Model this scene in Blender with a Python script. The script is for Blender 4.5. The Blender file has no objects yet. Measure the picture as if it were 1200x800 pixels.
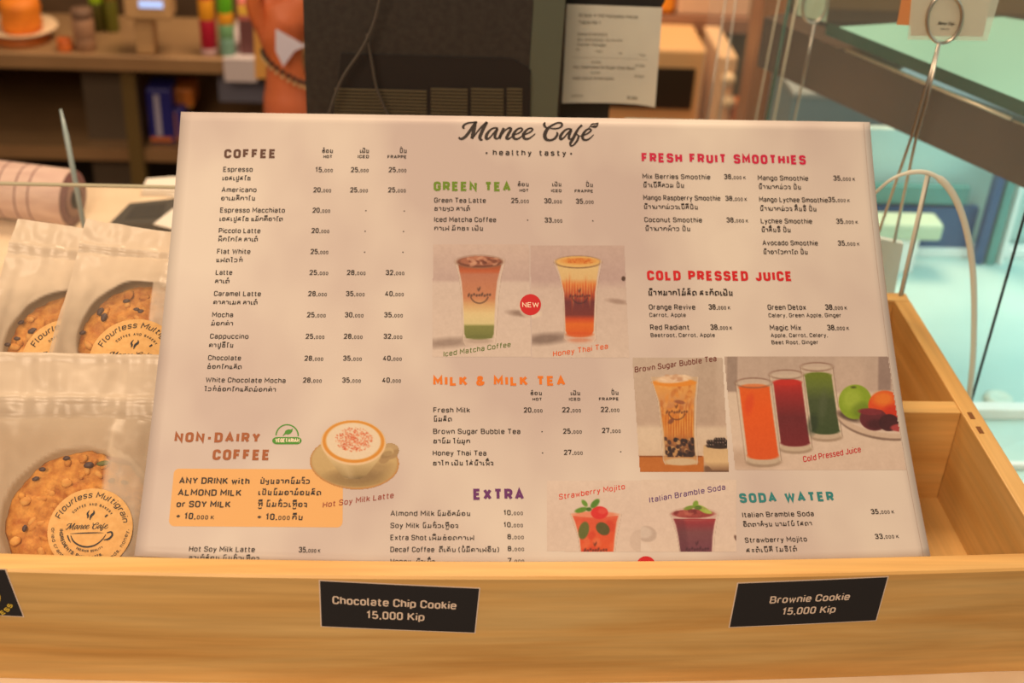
import bpy, bmesh, math, random
import numpy as np
from mathutils import Vector, Matrix, noise
random.seed(7)
C = bpy.context.scene.collection
scene = bpy.context.scene
# ---------------------------------------------------------------- camera
CAM_R = np.array([[0.9970059, -0.0133553, -0.076164], [-0.0575143, 0.5302911, -0.8458625], [0.0516859, 0.8477104, 0.5279352]])
CAM_C = np.array([-0.054147, -0.520362, 0.465438])
cam_d = bpy.data.cameras.new('camera'); cam = bpy.data.objects.new('camera', cam_d); C.objects.link(cam)
m = Matrix.Identity(4)
for i in range(3):
    for j in range(3): m[i][j] = CAM_R[i][j]
    m[i][3] = CAM_C[i]
cam.matrix_world = m
FPX = 1538.0
cam_d.sensor_width = 36.0; cam_d.lens = FPX * 36.0 / 1200.0
cam_d.clip_start = 0.02; cam_d.clip_end = 30
cam_d.dof.use_dof = True; cam_d.dof.focus_distance = 0.745; cam_d.dof.aperture_fstop = 6.4
scene.camera = cam
# ---------------------------------------------------------------- world, lights, exposure
w = bpy.data.worlds.new('world'); scene.world = w; w.use_nodes = True
w.node_tree.nodes['Background'].inputs[0].default_value = (1.0, 0.80, 0.60, 1)
w.node_tree.nodes['Background'].inputs[1].default_value = 0.27
scene.view_settings.view_transform = 'Standard'; scene.view_settings.look = 'None'
scene.view_settings.exposure = 0.0; scene.view_settings.gamma = 1.0; scene.view_settings.use_curve_mapping = False
def area(name, loc, to, size, energy, col, size_y=None):
    d = bpy.data.lights.new(name, 'AREA'); d.energy = energy; d.color = col; d.size = size
    if size_y: d.shape = 'RECTANGLE'; d.size_y = size_y
    o = bpy.data.objects.new(name, d); C.objects.link(o); o.location = loc
    o.rotation_euler = (Vector(to) - Vector(loc)).to_track_quat('-Z', 'Y').to_euler()
    return o
area('ceiling_lamp', (-0.45, -0.95, 1.05), (0.0, 0.08, 0.0), 0.6, 17.0, (1.0, 0.72, 0.48))
area('ceiling_lamp', (-0.5, 0.05, 1.5), (0.0, 0.05, 0.0), 0.5, 6.5, (1.0, 0.74, 0.50))
area('kitchen_lamp', (0.1, 1.0, 1.3), (0.1, 1.4, -0.2), 0.6, 25.0, (1.0, 0.72, 0.46))
def px_ray(x, y):
    v = CAM_R @ np.array([x - 600.0, 400.0 - y, -FPX]); return v / np.linalg.norm(v)
def at(x, y, Y):           # the point on the vertical plane y = Y seen at that pixel
    r = px_ray(x, y); t = (Y - CAM_C[1]) / r[1]; return Vector(CAM_C + t * r)
def atz(x, y, Z):          # the point on the horizontal plane z = Z seen at that pixel
    r = px_ray(x, y); t = (Z - CAM_C[2]) / r[2]; return Vector(CAM_C + t * r)
# ---------------------------------------------------------------- materials
def lin(c):
    c = c / 255.0
    return c / 12.92 if c <= 0.04045 else ((c + 0.055) / 1.055) ** 2.4
def rgb(r, g, b): return (lin(r), lin(g), lin(b), 1.0)
def principled(name, col, rough=0.6, metal=0.0, spec=0.4, alpha=1.0, coat=0.0):
    m = bpy.data.materials.new(name); m.use_nodes = True
    b = m.node_tree.nodes['Principled BSDF']
    b.inputs['Base Color'].default_value = col; b.inputs['Roughness'].default_value = rough
    b.inputs['Metallic'].default_value = metal; b.inputs['Specular IOR Level'].default_value = spec
    b.inputs['Alpha'].default_value = alpha; b.inputs['Coat Weight'].default_value = coat
    return m
def noisy(name, c1, c2, scale=8, rough=0.6, stretch=(1, 1, 1), bump=0.0, detail=4, metal=0.0, spec=0.4, lo=0.35, hi=0.65):
    m = principled(name, c1, rough, metal, spec); nt = m.node_tree; N = nt.nodes; L = nt.links
    b = N['Principled BSDF']; tc = N.new('ShaderNodeTexCoord'); mp = N.new('ShaderNodeMapping'); mp.inputs['Scale'].default_value = stretch
    n = N.new('ShaderNodeTexNoise'); n.inputs['Scale'].default_value = scale; n.inputs['Detail'].default_value = detail
    r = N.new('ShaderNodeValToRGB'); r.color_ramp.elements[0].color = c1; r.color_ramp.elements[1].color = c2
    r.color_ramp.elements[0].position = lo; r.color_ramp.elements[1].position = hi
    L.new(tc.outputs['Object'], mp.inputs[0]); L.new(mp.outputs[0], n.inputs[0]); L.new(n.outputs[0], r.inputs[0]); L.new(r.outputs[0], b.inputs['Base Color'])
    if bump:
        bp = N.new('ShaderNodeBump'); bp.inputs['Strength'].default_value = bump; bp.inputs['Distance'].default_value = 0.002
        L.new(n.outputs[0], bp.inputs['Height']); L.new(bp.outputs[0], b.inputs['Normal'])
    return m
def wood(name, c1, c2, c3, axis=0, scale=1.0):
    m = principled(name, c1, 0.42, 0, 0.35); nt = m.node_tree; N = nt.nodes; L = nt.links; b = N['Principled BSDF']
    tc = N.new('ShaderNodeTexCoord'); mp = N.new('ShaderNodeMapping')
    s = [30, 30, 30]; s[axis] = 2.2; mp.inputs['Scale'].default_value = [v * scale for v in s]
    n = N.new('ShaderNodeTexNoise'); n.inputs['Scale'].default_value = 1.0; n.inputs['Detail'].default_value = 7; n.inputs['Distortion'].default_value = 1.4
    r = N.new('ShaderNodeValToRGB'); e = r.color_ramp.elements
    e[0].position = 0.3; e[0].color = c1; e[1].position = 0.68; e[1].color = c3
    k = e.new(0.5); k.color = c2
    mp2 = N.new('ShaderNodeMapping'); s2 = [220, 220, 220]; s2[axis] = 9; mp2.inputs['Scale'].default_value = s2
    n2 = N.new('ShaderNodeTexNoise'); n2.inputs['Scale'].default_value = 1.0; n2.inputs['Detail'].default_value = 3
    mx = N.new('ShaderNodeMix'); mx.data_type = 'RGBA'; mx.blend_type = 'MULTIPLY'; mx.inputs[0].default_value = 0.42
    L.new(tc.outputs['Object'], mp.inputs[0]); L.new(mp.outputs[0], n.inputs[0]); L.new(n.outputs[0], r.inputs[0])
    L.new(tc.outputs['Object'], mp2.inputs[0]); L.new(mp2.outputs[0], n2.inputs[0])
    L.new(r.outputs[0], mx.inputs[6]); L.new(n2.outputs[0], mx.inputs[7]); L.new(mx.outputs[2], b.inputs['Base Color'])
    return m
def attr_mat(name, rough=0.55, haze=False):
    m = principled(name, (1, 1, 1, 1), rough); nt = m.node_tree; N = nt.nodes; L = nt.links; b = N['Principled BSDF']
    a = N.new('ShaderNodeAttribute'); a.attribute_name = 'Col'
    L.new(a.outputs['Color'], b.inputs['Base Color'])
    if haze: L.new(a.outputs['Alpha'], b.inputs['Alpha'])
    return m
def glass_mat(name, col, a, rough=0.05, spec=0.5):
    m = bpy.data.materials.new(name); m.use_nodes = True; nt = m.node_tree; N = nt.nodes; L = nt.links
    b = N['Principled BSDF']; b.inputs['Base Color'].default_value = col; b.inputs['Alpha'].default_value = a
    b.inputs['Roughness'].default_value = rough; b.inputs['Specular IOR Level'].default_value = spec
    return m
def emit(name, col, s):
    m = bpy.data.materials.new(name); m.use_nodes = True; N = m.node_tree.nodes; b = N['Principled BSDF']
    b.inputs['Base Color'].default_value = (0, 0, 0, 1); b.inputs['Emission Color'].default_value = col; b.inputs['Emission Strength'].default_value = s
    return m
# ---------------------------------------------------------------- object helpers
def tag(o, label=None, cat=None, group=None, kind=None):
    if label: o['label'] = label
    if cat: o['category'] = cat
    if group: o['group'] = group
    if kind: o['kind'] = kind
    return o
def empty(name, loc, label, cat, group=None):
    o = bpy.data.objects.new(name, None); C.objects.link(o); o.location = loc; o.empty_display_size = 0.01
    bpy.context.view_layer.update()
    return tag(o, label, cat, group)
def link(name, me, mats, parent=None):
    o = bpy.data.objects.new(name, me); C.objects.link(o)
    for mt in (mats if isinstance(mats, (list, tuple)) else [mats]): me.materials.append(mt)
    if parent:
        o.parent = parent; o.matrix_parent_inverse = pmat(parent).inverted()
    return o
def pmat(o):
    M = o.matrix_basis.copy()
    while o.parent:
        M = o.parent.matrix_basis @ o.matrix_parent_inverse @ M; o = o.parent
    return M
def mesh(name, V, F, mats, parent=None, mi=None, smooth=False, uvcol=None):
    me = bpy.data.meshes.new(name); me.from_pydata([tuple(v) for v in V], [], F)
    if mi: me.polygons.foreach_set('material_index', mi)
    if smooth: me.polygons.foreach_set('use_smooth', [True] * len(F))
    if uvcol is not None:
        ca = me.color_attributes.new('Col', 'FLOAT_COLOR', 'POINT'); ca.data.foreach_set('color', np.asarray(uvcol, dtype=np.float32).ravel())
    me.update()
    return link(name, me, mats, parent)
def bm_obj(name, bm, mat, parent=None, smooth=False):
    me = bpy.data.meshes.new(name); bmesh.ops.recalc_face_normals(bm, faces=bm.faces); bm.to_mesh(me); bm.free()
    if smooth: me.polygons.foreach_set('use_smooth', [True] * len(me.polygons))
    return link(name, me, mat, parent)
def add_box(bm, lo, hi, bev=0.0, M=None):
    r = bmesh.ops.create_cube(bm, size=1.0); vs = r['verts']
    for v in vs: v.co = Vector([lo[i] + (v.co[i] + 0.5) * (hi[i] - lo[i]) for i in range(3)])
    if bev:
        es = list({e for v in vs for e in v.link_edges})
        g = bmesh.ops.bevel(bm, geom=es, offset=bev, segments=2, affect='EDGES', profile=0.5)
        vs = g['verts']
    if M is not None: bmesh.ops.transform(bm, matrix=M, verts=list({v for v in vs if v.is_valid}))
def box(name, lo, hi, mat, parent=None, bev=0.0, M=None):
    bm = bmesh.new(); add_box(bm, lo, hi, bev, M); return bm_obj(name, bm, mat, parent)
def add_lathe(bm, prof, center=(0, 0, 0), seg=28, M=None):
    rings = []
    for r, z in prof:
        rings.append([bm.verts.new((max(r, 1e-5) * math.cos(2 * math.pi * k / seg), max(r, 1e-5) * math.sin(2 * math.pi * k / seg), z)) for k in range(seg)])
    for a, b in zip(rings, rings[1:]):
        for k in range(seg): bm.faces.new((a[k], a[(k + 1) % seg], b[(k + 1) % seg], b[k]))
    for rg in (rings[0], rings[-1]):
        try: bm.faces.new(rg)
        except ValueError: pass
    vs = [v for rg in rings for v in rg]
    MM = Matrix.Translation(center) @ (M if M is not None else Matrix.Identity(4))
    bmesh.ops.transform(bm, matrix=MM, verts=vs)
def lathe(name, prof, center, mat, parent=None, seg=28, M=None):
    bm = bmesh.new(); add_lathe(bm, prof, center, seg, M); return bm_obj(name, bm, mat, parent, True)
def add_tube(bm, pts, r, seg=8, flat=1.0):
    pts = [Vector(p) for p in pts]; rings = []; rr = r if isinstance(r, (list, tuple)) else [r] * len(pts)
    n = None
    for i, p in enumerate(pts):
        d = (pts[min(i + 1, len(pts) - 1)] - pts[max(i - 1, 0)]).normalized()
        if n is None: n = d.orthogonal().normalized()
        n = (n - d * n.dot(d)).normalized(); b = d.cross(n)
        rings.append([bm.verts.new(p + (n * math.cos(2 * math.pi * k / seg) + b * flat * math.sin(2 * math.pi * k / seg)) * rr[i]) for k in range(seg)])
    for a, c in zip(rings, rings[1:]):
        for k in range(seg): bm.faces.new((a[k], a[(k + 1) % seg], c[(k + 1) % seg], c[k]))
    bm.faces.new(rings[0]); bm.faces.new(rings[-1])
def tube(name, pts, r, mat, parent=None, seg=8, flat=1.0):
    bm = bmesh.new(); add_tube(bm, pts, r, seg, flat); return bm_obj(name, bm, mat, parent, True)
def smooth_path(P, n=6):
    P = [Vector(p) for p in P]; out = []
    for i in range(len(P) - 1):
        p0 = P[max(i - 1, 0)]; p1 = P[i]; p2 = P[i + 1]; p3 = P[min(i + 2, len(P) - 1)]
        for k in range(n):
            t = k / n
            out.append(0.5 * ((2 * p1) + (p2 - p0) * t + (2 * p0 - 5 * p1 + 4 * p2 - p3) * t * t + (3 * p1 - p0 - 3 * p2 + p3) * t ** 3))
    out.append(P[-1]); return out
def slab(name, poly, off, mat, parent=None):   # a polygon in space given its thickness along off
    n = len(poly); V = [Vector(p) for p in poly] + [Vector(p) + Vector(off) for p in poly]
    F = [tuple(range(n)), tuple(range(2 * n - 1, n - 1, -1))] + [(i, i + n, (i + 1) % n + n, (i + 1) % n) for i in range(n)]
    o = mesh(name, V, F, mat, parent); bm = bmesh.new(); bm.from_mesh(o.data); bmesh.ops.recalc_face_normals(bm, faces=bm.faces); bm.to_mesh(o.data); bm.free()
    return o
# ---------------------------------------------------------------- stroke lettering (centre lines drawn with a pen of constant width)
G = {
'A': ".62;0,0 .31,1 .62,0|.1,.3 .52,.3", 'B': ".55;0,0 0,1 .5,1,.2 .5,.53,.18 0,.53|.1,.53 .55,.53,.2 .55,0,.22 0,0", 'C': ".52;.52,.7 .52,1,.24 0,1,.24 0,0,.24 .52,0,.24 .52,.3",
'D': ".54;0,0 0,1 .54,1,.28 .54,0,.28 0,0 z", 'E': ".48;.48,1 0,1 0,0 .48,0|0,.52 .42,.52", 'F': ".46;.46,1 0,1 0,0|0,.5 .4,.5",
'G': ".54;.54,.72 .54,1,.24 0,1,.24 0,0,.24 .54,0,.24 .54,.47 .3,.47", 'H': ".54;0,0 0,1|.54,0 .54,1|0,.5 .54,.5", 'I': ".0;0,0 0,1", 'J': ".4;.4,1 .4,0,.22 0,0,.22 0,.26",
'K': ".54;0,0 0,1|.52,1 0,.38|.2,.55 .56,0", 'L': ".46;0,1 0,0 .46,0", 'M': ".68;0,0 0,1 .34,.35 .68,1 .68,0", 'N': ".56;0,0 0,1 .56,0 .56,1", 'O': ".54;0,.5 0,1,.25 .54,1,.25 .54,0,.25 0,0,.25 z",
'P': ".52;0,0 0,1 .52,1,.24 .52,.45,.24 0,.45", 'Q': ".54;0,.5 0,1,.25 .54,1,.25 .54,0,.25 0,0,.25 z|.35,.2 .6,-.08", 'R': ".54;0,0 0,1 .52,1,.24 .52,.46,.24 0,.46|.26,.46 .54,0",
'S': ".52;.51,.76 .51,1,.2 0,1,.22 0,.54,.2 .52,.5,.2 .52,0,.22 0,0,.2 0,.24", 'T': ".56;0,1 .56,1|.28,1 .28,0", 'U': ".54;0,1 0,0,.25 .54,0,.25 .54,1", 'V': ".58;0,1 .29,0 .58,1",
'W': ".86;0,1 .2,0 .43,.85 .66,0 .86,1", 'X': ".56;0,0 .56,1|0,1 .56,0", 'Y': ".56;0,1 .28,.45 .56,1|.28,.45 .28,0", 'Z': ".52;0,1 .52,1 0,0 .52,0",
'a': ".42;.03,.58 .03,.72,.14 .42,.72,.17 .42,0|.42,.39 0,.39,.14 0,0,.16 .42,0,.16 .42,.2", 'b': ".44;0,1 0,0|0,.72 .44,.72,.2 .44,0,.2 0,0", 'c': ".4;.4,.54 .4,.72,.18 0,.72,.2 0,0,.2 .4,0,.18 .4,.18",
'd': ".44;.44,1 .44,0|.44,.72 0,.72,.2 0,0,.2 .44,0", 'e': ".44;0,.37 .44,.37 .44,.72,.2 0,.72,.2 0,0,.2 .42,0,.18 .42,.13", 'f': ".3;.32,1 .1,1,.1 .1,0|-.02,.68 .3,.68",
'g': ".44;.44,.72 .44,-.26,.2 .03,-.26|.44,.72 0,.72,.2 0,0,.2 .44,0", 'h': ".42;0,1 0,0|0,.72 .42,.72,.2 .42,0", 'i': ".0;0,.72 0,0|0,.95 0,1.06", 'j': ".08;.08,.72 .08,-.26,.1 -.08,-.26|.08,.95 .08,1.06",
'k': ".4;0,1 0,0|.4,.72 0,.3|.14,.42 .42,0", 'l': ".1;0,1 0,0,.1 .12,0", 'm': ".68;0,.72 0,0|0,.72 .34,.72,.16 .34,0|.3,.72 .68,.72,.16 .68,0", 'n': ".42;0,.72 0,0|0,.72 .42,.72,.2 .42,0",
'o': ".44;0,.36 0,.72,.2 .44,.72,.2 .44,0,.2 0,0,.2 z", 'p': ".44;0,.72 0,-.27|0,.72 .44,.72,.2 .44,0,.2 0,0", 'q': ".44;.44,.72 .44,-.27|.44,.72 0,.72,.2 0,0,.2 .44,0",
'r': ".28;0,.72 0,0|0,.6 .08,.72,.1 .3,.72", 's': ".38;.37,.56 .37,.72,.15 0,.72,.16 0,.4,.15 .38,.34,.14 .38,0,.16 0,0,.15 0,.16", 't': ".3;.1,.95 .1,0,.12 .32,0|-.03,.7 .3,.7",
'u': ".42;0,.72 0,0,.2 .42,0|.42,.72 .42,0", 'v': ".42;0,.72 .21,0 .42,.72", 'w': ".62;0,.72 .15,0 .31,.6 .47,0 .62,.72", 'x': ".42;0,0 .42,.72|0,.72 .42,0", 'y': ".42;0,.72 .22,0|.42,.72 .12,-.26 0,-.26", 'z': ".4;0,.72 .4,.72 0,0 .4,0",
'0': ".44;0,.5 0,1,.22 .44,1,.22 .44,0,.22 0,0,.22 z", '1': ".3;.02,.78 .2,1 .2,0", '2': ".44;0,.76 0,1,.2 .44,1,.2 .44,.62,.1 0,0 .46,0", '3': ".44;0,.8 0,1,.18 .42,1,.18 .42,.54,.18 .14,.54|.2,.54 .44,.54,.18 .44,0,.2 0,0,.2 0,.22",
'4': ".46;.3,1 0,.24 .46,.24|.34,.48 .34,0", '5': ".44;.42,1 .05,1 .02,.55 .44,.6,.2 .44,0,.22 0,0,.2 0,.16", '6': ".44;.36,1 .02,.45 0,0,.2 .44,0,.2 .44,.58,.2 .02,.58", '7': ".44;0,.85 0,1 .44,1 .16,0", '8': ".44;.02,.75 .02,1,.2 .42,1,.2 .42,.54,.18 .02,.54,.18 z|0,.3 0,.54,.2 .44,.54,.2 .44,0,.22 0,0,.22 z",
'9': ".44;.06,0 .42,.55 .44,1,.2 0,1,.2 0,.42,.2 .42,.42", ',': ".04;.06,.08 .0,-.14", '.': ".0;0,-.02 0,.07", '-': ".28;0,.4 .28,.4", '+': ".5;0,.45 .5,.45|.25,.2 .25,.7", '&': ".6;.6,0 .08,.75,.1 .12,1,.12 .42,1,.12 .42,.72,.15 0,.4,.18 0,0,.18 .5,0,.2 .58,.42",
'(': ".14;.14,1.1 0,.8,.1 0,.1,.1 .14,-.2", ')': ".14;0,1.1 .14,.8,.1 .14,.1,.1 0,-.2", ':': ".0;0,.0 0,.1|0,.5 0,.6", '#': ".5;.1,.1 .2,.9|.3,.1 .4,.9|0,.35 .5,.35|0,.65 .5,.65", '\u00e9': ".44;0,.37 .44,.37 .44,.72,.2 0,.72,.2 0,0,.2 .42,0,.18 .42,.13|.2,.9 .36,1.08"}
LAO = {
'ກ': ".6;0,0 0,.45 .14,.6 0,.75 0,1,.3 .6,1,.3 .6,0", 'ຂ': ".6;0,.8 .15,1 .25,.8 .1,.6 .1,0 .6,0 .6,1", 'ຄ': ".6;0,0 .0,1,.3 .6,1,.3 .6,0|.0,.5 .25,.5 .25,.22 .05,.22", 'ງ': ".4;0,.75 0,1 .38,1,.2 .38,.0 .0,.25",
'ຈ': ".52;0,.85 .15,1,.1 .5,1,.3 .5,0,.3 .1,0,.1 .1,.45 .3,.45", 'ສ': ".6;0,0 0,.62,.2 .48,.62,.2 .48,0|.05,.85 .2,1.02 .62,1.12|.3,.6 .3,.3 .1,.3", 'ຊ': ".6;0,.8 .2,1 .3,.75 .05,.5 .05,0 .55,0 .55,.6 .42,.75 .6,1",
'ຽ': ".45;0,1 0,.5,.2 .45,.5|.45,1 .45,-.25,.2 .08,-.25", 'ຍ': ".45;0,1 0,.5,.2 .45,.5|.45,1 .45,0 0,0", 'ດ': ".6;.2,.3 .2,.0 0,.0 0,1,.3 .6,1,.3 .6,0", 'ຕ': ".6;.2,.3 .2,.0 0,.0 0,1,.15 .3,.8 .6,1,.15 .6,0",
'ຖ': ".58;0,.75 .1,1 .2,.75 .1,.6 .1,0|.2,.8 .3,1 .58,1,.2 .58,0 .42,0 .42,.25", 'ທ': ".62;0,1 .15,1 .15,0 .15,.6 .35,1 .62,1,.15 .62,0", 'ນ': ".62;0,1 .12,1 .12,0 .62,0|.55,1 .55,0 .4,.18", 'ບ': ".6;0,1 .12,1 .12,0,.1 .6,0,.1 .6,1",
'ປ': ".6;0,1 .12,1 .12,0,.1 .6,0,.1 .6,1.45", 'ຜ': ".65;0,.7 .15,1 .15,0 .4,.5 .65,0 .65,1", 'ພ': ".62;0,1 .0,0 .3,.6 .62,0 .62,1", 'ຟ': ".62;0,1 .0,0 .3,.6 .62,0 .62,1.45", 'ມ': ".6;0,1 .14,1 .14,.0 -.02,0 0,.22 .6,.0|.55,1 .55,0",
'ຢ': ".6;0,1 0,.55 .2,.5 0,.35 0,0,.1 .6,0,.1 .6,1.45", 'ລ': ".5;0,.0 .0,.58,.2 .5,.58,.2 .5,0|.0,.8 .1,1,.1 .5,1,.2 .5,.7|.0,.3 .2,.3", 'ວ': ".5;0,.2 .0,0 .5,0,.3 .5,1,.3 0,1 0,.8", 'ຫ': ".65;0,.8 .1,1 .2,.8 .2,0 .2,.4 .5,.95 .65,1 .65,0",
'ໝ': "1.0;0,.8 .1,1 .2,.8 .2,0 .5,1 .5,0 .4,.2 1.0,0|.98,1 .98,0", 'ອ': ".56;0,.5 .0,1,.3 .56,1,.3 .56,0,.3 .0,0,.3 .0,.5 .28,.5", 'ຮ': ".52;.5,.7 0,.55 .0,.9,.2 .3,.85 .55,1.15|0,.55 .5,.6,.2 .5,0,.25 .0,0,.25 .0,.5",
'ະ': ".45;.0,.7 .15,.9 .3,.7 .45,.9|.0,.1 .15,.3 .3,.1 .45,.3", 'າ': ".36;0,.8 .0,1 .36,1,.2 .36,0", 'ເ': ".16;.0,1 .0,0 .16,0 .16,.22", 'ແ': ".46;.0,1 .0,0 .16,0 .16,.22|.3,1 .3,0 .46,0 .46,.22", 'ໂ': ".3;0,1.45 .3,1.45 .12,1.2 .12,0 .28,0",
'ໄ': ".3;.3,1.5 .0,1.5 .15,1.2 .15,0 .3,0", 'ໃ': ".3;.3,1.3 .1,1.5 .0,1.3 .15,1.1 .15,0 .3,0"}
MARK = {'ິ': "-.25,1.22 -.25,1.45,.1 .25,1.45,.1 .25,1.22 z", 'ີ': "-.25,1.22 -.25,1.45,.1 .25,1.45,.1 .25,1.22 z|.25,1.3 .25,1.6", 'ຶ': "-.25,1.22 -.25,1.45,.1 .25,1.45,.1 .25,1.22 z", 'ື': "-.25,1.22 -.25,1.45,.1 .25,1.45,.1 .25,1.22 z|.1,1.4 .1,1.6|.27,1.3 .27,1.6",
'ົ': "-.28,1.2 -.1,1.22 -.12,1.42 .3,1.42", 'ັ': "-.22,1.42 -.1,1.22 .1,1.22 .26,1.46", '່': "0,1.22 0,1.46", '້': "-.15,1.25 0,1.4 .0,1.2 .2,1.5", '໋': "-.14,1.35 .14,1.35|0,1.2 0,1.5", '໌': "-.1,1.25 0,1.45 .15,1.35", 'ໍ': "-.1,1.2 -.1,1.42 .1,1.42 .1,1.2 z",
'ຸ': "-.05,-.15 .12,-.15 .12,-.42", 'ູ': "-.15,-.15 .0,-.4 .15,-.15 .15,-.42", 'ຼ': "-.25,-.12 -.1,-.35 .2,-.3 .25,-.1"}
TONES = '່້໋໌'
def parse(s):
    out = []
    for st in s.split('|'):
        tk = st.split(); closed = tk[-1] == 'z'
        if closed: tk = tk[:-1]
        out.append(([tuple(float(v) for v in p.split(',')) for p in tk], closed))
    return out
def rounded(P, closed):
    n = len(P); out = []
    for i, p in enumerate(P):
        r = p[2] if len(p) > 2 else 0
        if r and (closed or 0 < i < n - 1):
            a = Vector(P[i - 1][:2]); b = Vector(p[:2]); c = Vector(P[(i + 1) % n][:2])
            la = (a - b).length; lc = (c - b).length; ra = min(r, la * .5 if (len(P[i - 1]) > 2) else la); rc = min(r, lc * .5 if len(P[(i + 1) % n]) > 2 else lc)
            q0 = b + (a - b) * (ra / max(la, 1e-6)); q2 = b + (c - b) * (rc / max(lc, 1e-6))
            for k in range(5):
                t = k / 4; out.append(tuple(q0 * (1 - t) ** 2 + b * 2 * t * (1 - t) + q2 * t * t))
        else: out.append(tuple(p[:2]))
    q = [out[0]]
    for p in out[1:]:
        if abs(p[0] - q[-1][0]) + abs(p[1] - q[-1][1]) > 1e-4: q.append(p)
    return q
def ribbon(P, w, closed, V, F, MI, mi):
    n = len(P)
    if closed and n > 2 and (Vector(P[0]) - Vector(P[-1])).length < 1e-4: P = P[:-1]; n -= 1
    ws = w if isinstance(w, (list, tuple)) else [w] * n
    base = len(V)
    for i in range(n):
        p = Vector(P[i][:2])
        d0 = (p - Vector(P[i - 1][:2])) if (i > 0 or closed) else (Vector(P[i + 1][:2]) - p)
        d1 = (Vector(P[(i + 1) % n][:2]) - p) if (i < n - 1 or closed) else d0
        d0 = d0.normalized(); d1 = d1.normalized(); t = d0 + d1
        if t.length < 1e-3: t = d1
        t = t.normalized(); nn = Vector((-t.y, t.x)); c = max(0.45, nn.dot(Vector((-d1.y, d1.x))))
        h = ws[i] / 2 / c
        V.append((p.x + nn.x * h, p.y + nn.y * h)); V.append((p.x - nn.x * h, p.y - nn.y * h))
    for i in range(n if closed else n - 1):
        a = base + 2 * i; b = base + 2 * ((i + 1) % n); F.append((a, a + 1, b + 1, b)); MI.append(mi)
def layout(s, wt, gap, lao_body=False, xh=1.0):
    x = 0.0; out = []; small = False; last = (0, 0, False); k = 1.0
    for ch in s:
        if ch == '^': small = not small; k = 0.66 if small else 1.0; continue
        if ch == ' ': x += (0.36 if not small else .2) + (gap * 1.2 if gap > .2 else 0); continue
        if ch in MARK:
            sh = .34 if (ch in TONES and last[2]) else 0.0
            for P, cl in parse(MARK[ch]): out.append(([(last[0] + px_, y + sh) for px_, y in rounded(P, cl)], cl, 1.0))
            if ch in 'ິີຶືົັໍ': last = (last[0], 0, True)
            continue
        if ch == 'ຳ':
            for P, cl in parse(MARK['ໍ']): out.append(([(last[0] + .25 + px_, y) for px_, y in rounded(P, cl)], cl, 1.0))
            ch = 'າ'
        g = LAO.get(ch) or G.get(ch)
        if g is None: continue
        islat = ch not in LAO; ww, g = g.split(';'); ww = float(ww)
        sc = (1.33 if (lao_body and islat) else 1.0) * k
        for P, cl in parse(g):
            out.append(([(x + wt / 2 + px_ * sc, (y * (1 - wt) + wt / 2) * sc) for px_, y in rounded(P, cl)], cl, k))
        last = (x + wt / 2 + ww * sc / 2, 0, False)
        x += ww * sc + wt + gap * (0.75 if small else 1.0)
    return out, x - gap
STY = {'n': (.16, .13, 0), 'p': (.18, .11, 0), 'b': (.23, .12, 0), 'B': (.2, .12, 0), 'H': (.25, .26, 0), 'l': (.22, .14, 0), 'L': (.24, .15, 0), 'S': (.145, .15, .2), 's2': (.19, .34, 0), 'N2': (.15, .12, 0)}
def write(V, F, MI, mi, st, s, u, v, ang, size, L):
    wt, gap, sl = STY[st]; out, W = layout(s, wt, gap, st in 'lL')
    sx = L / W if L else size; ca, sa = math.cos(math.radians(ang)), math.sin(math.radians(ang))
    for P, cl, k in out:
        Q = []
        for x, y in P:
            X = (x * sx + y * size * sl); Y = y * size; Q.append((u + X * ca - Y * sa, v + X * sa + Y * ca))
        if len(Q) > 1: ribbon(Q, wt * size * (1 if k == 1 else .58) * (1 if sx / size > .8 else .85), cl, V, F, MI, mi)
def write_arc(V, F, MI, mi, st, s, cx, cy, r, a0, a1, size, inside=False):   # letters along an arc, a0 to a1 in degrees clockwise from the top
    wt, gap, sl = STY[st]; out, W = layout(s, wt, gap, st in 'lL')
    for P, cl, k in out:
        Q = []
        for x, y in P:
            a = math.radians(a0 + (a1 - a0) * (x + y * sl) / W); rr = r + (-y if inside else y) * size
            Q.append((cx + rr * math.sin(a), cy + rr * math.cos(a)))
        if len(Q) > 1: ribbon(Q, wt * size, cl, V, F, MI, mi)
def ribs(st, n=4):       # smooth brush stroke of varying width
    Q = smooth_path([Vector(p) for p in st], n); return [(p.x, p.y) for p in Q], [p.z for p in Q]
def fan(poly, V, F, MI, mi):
    b = len(V); V.extend(poly); F.append(tuple(range(b, b + len(poly)))); MI.append(mi)
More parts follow.
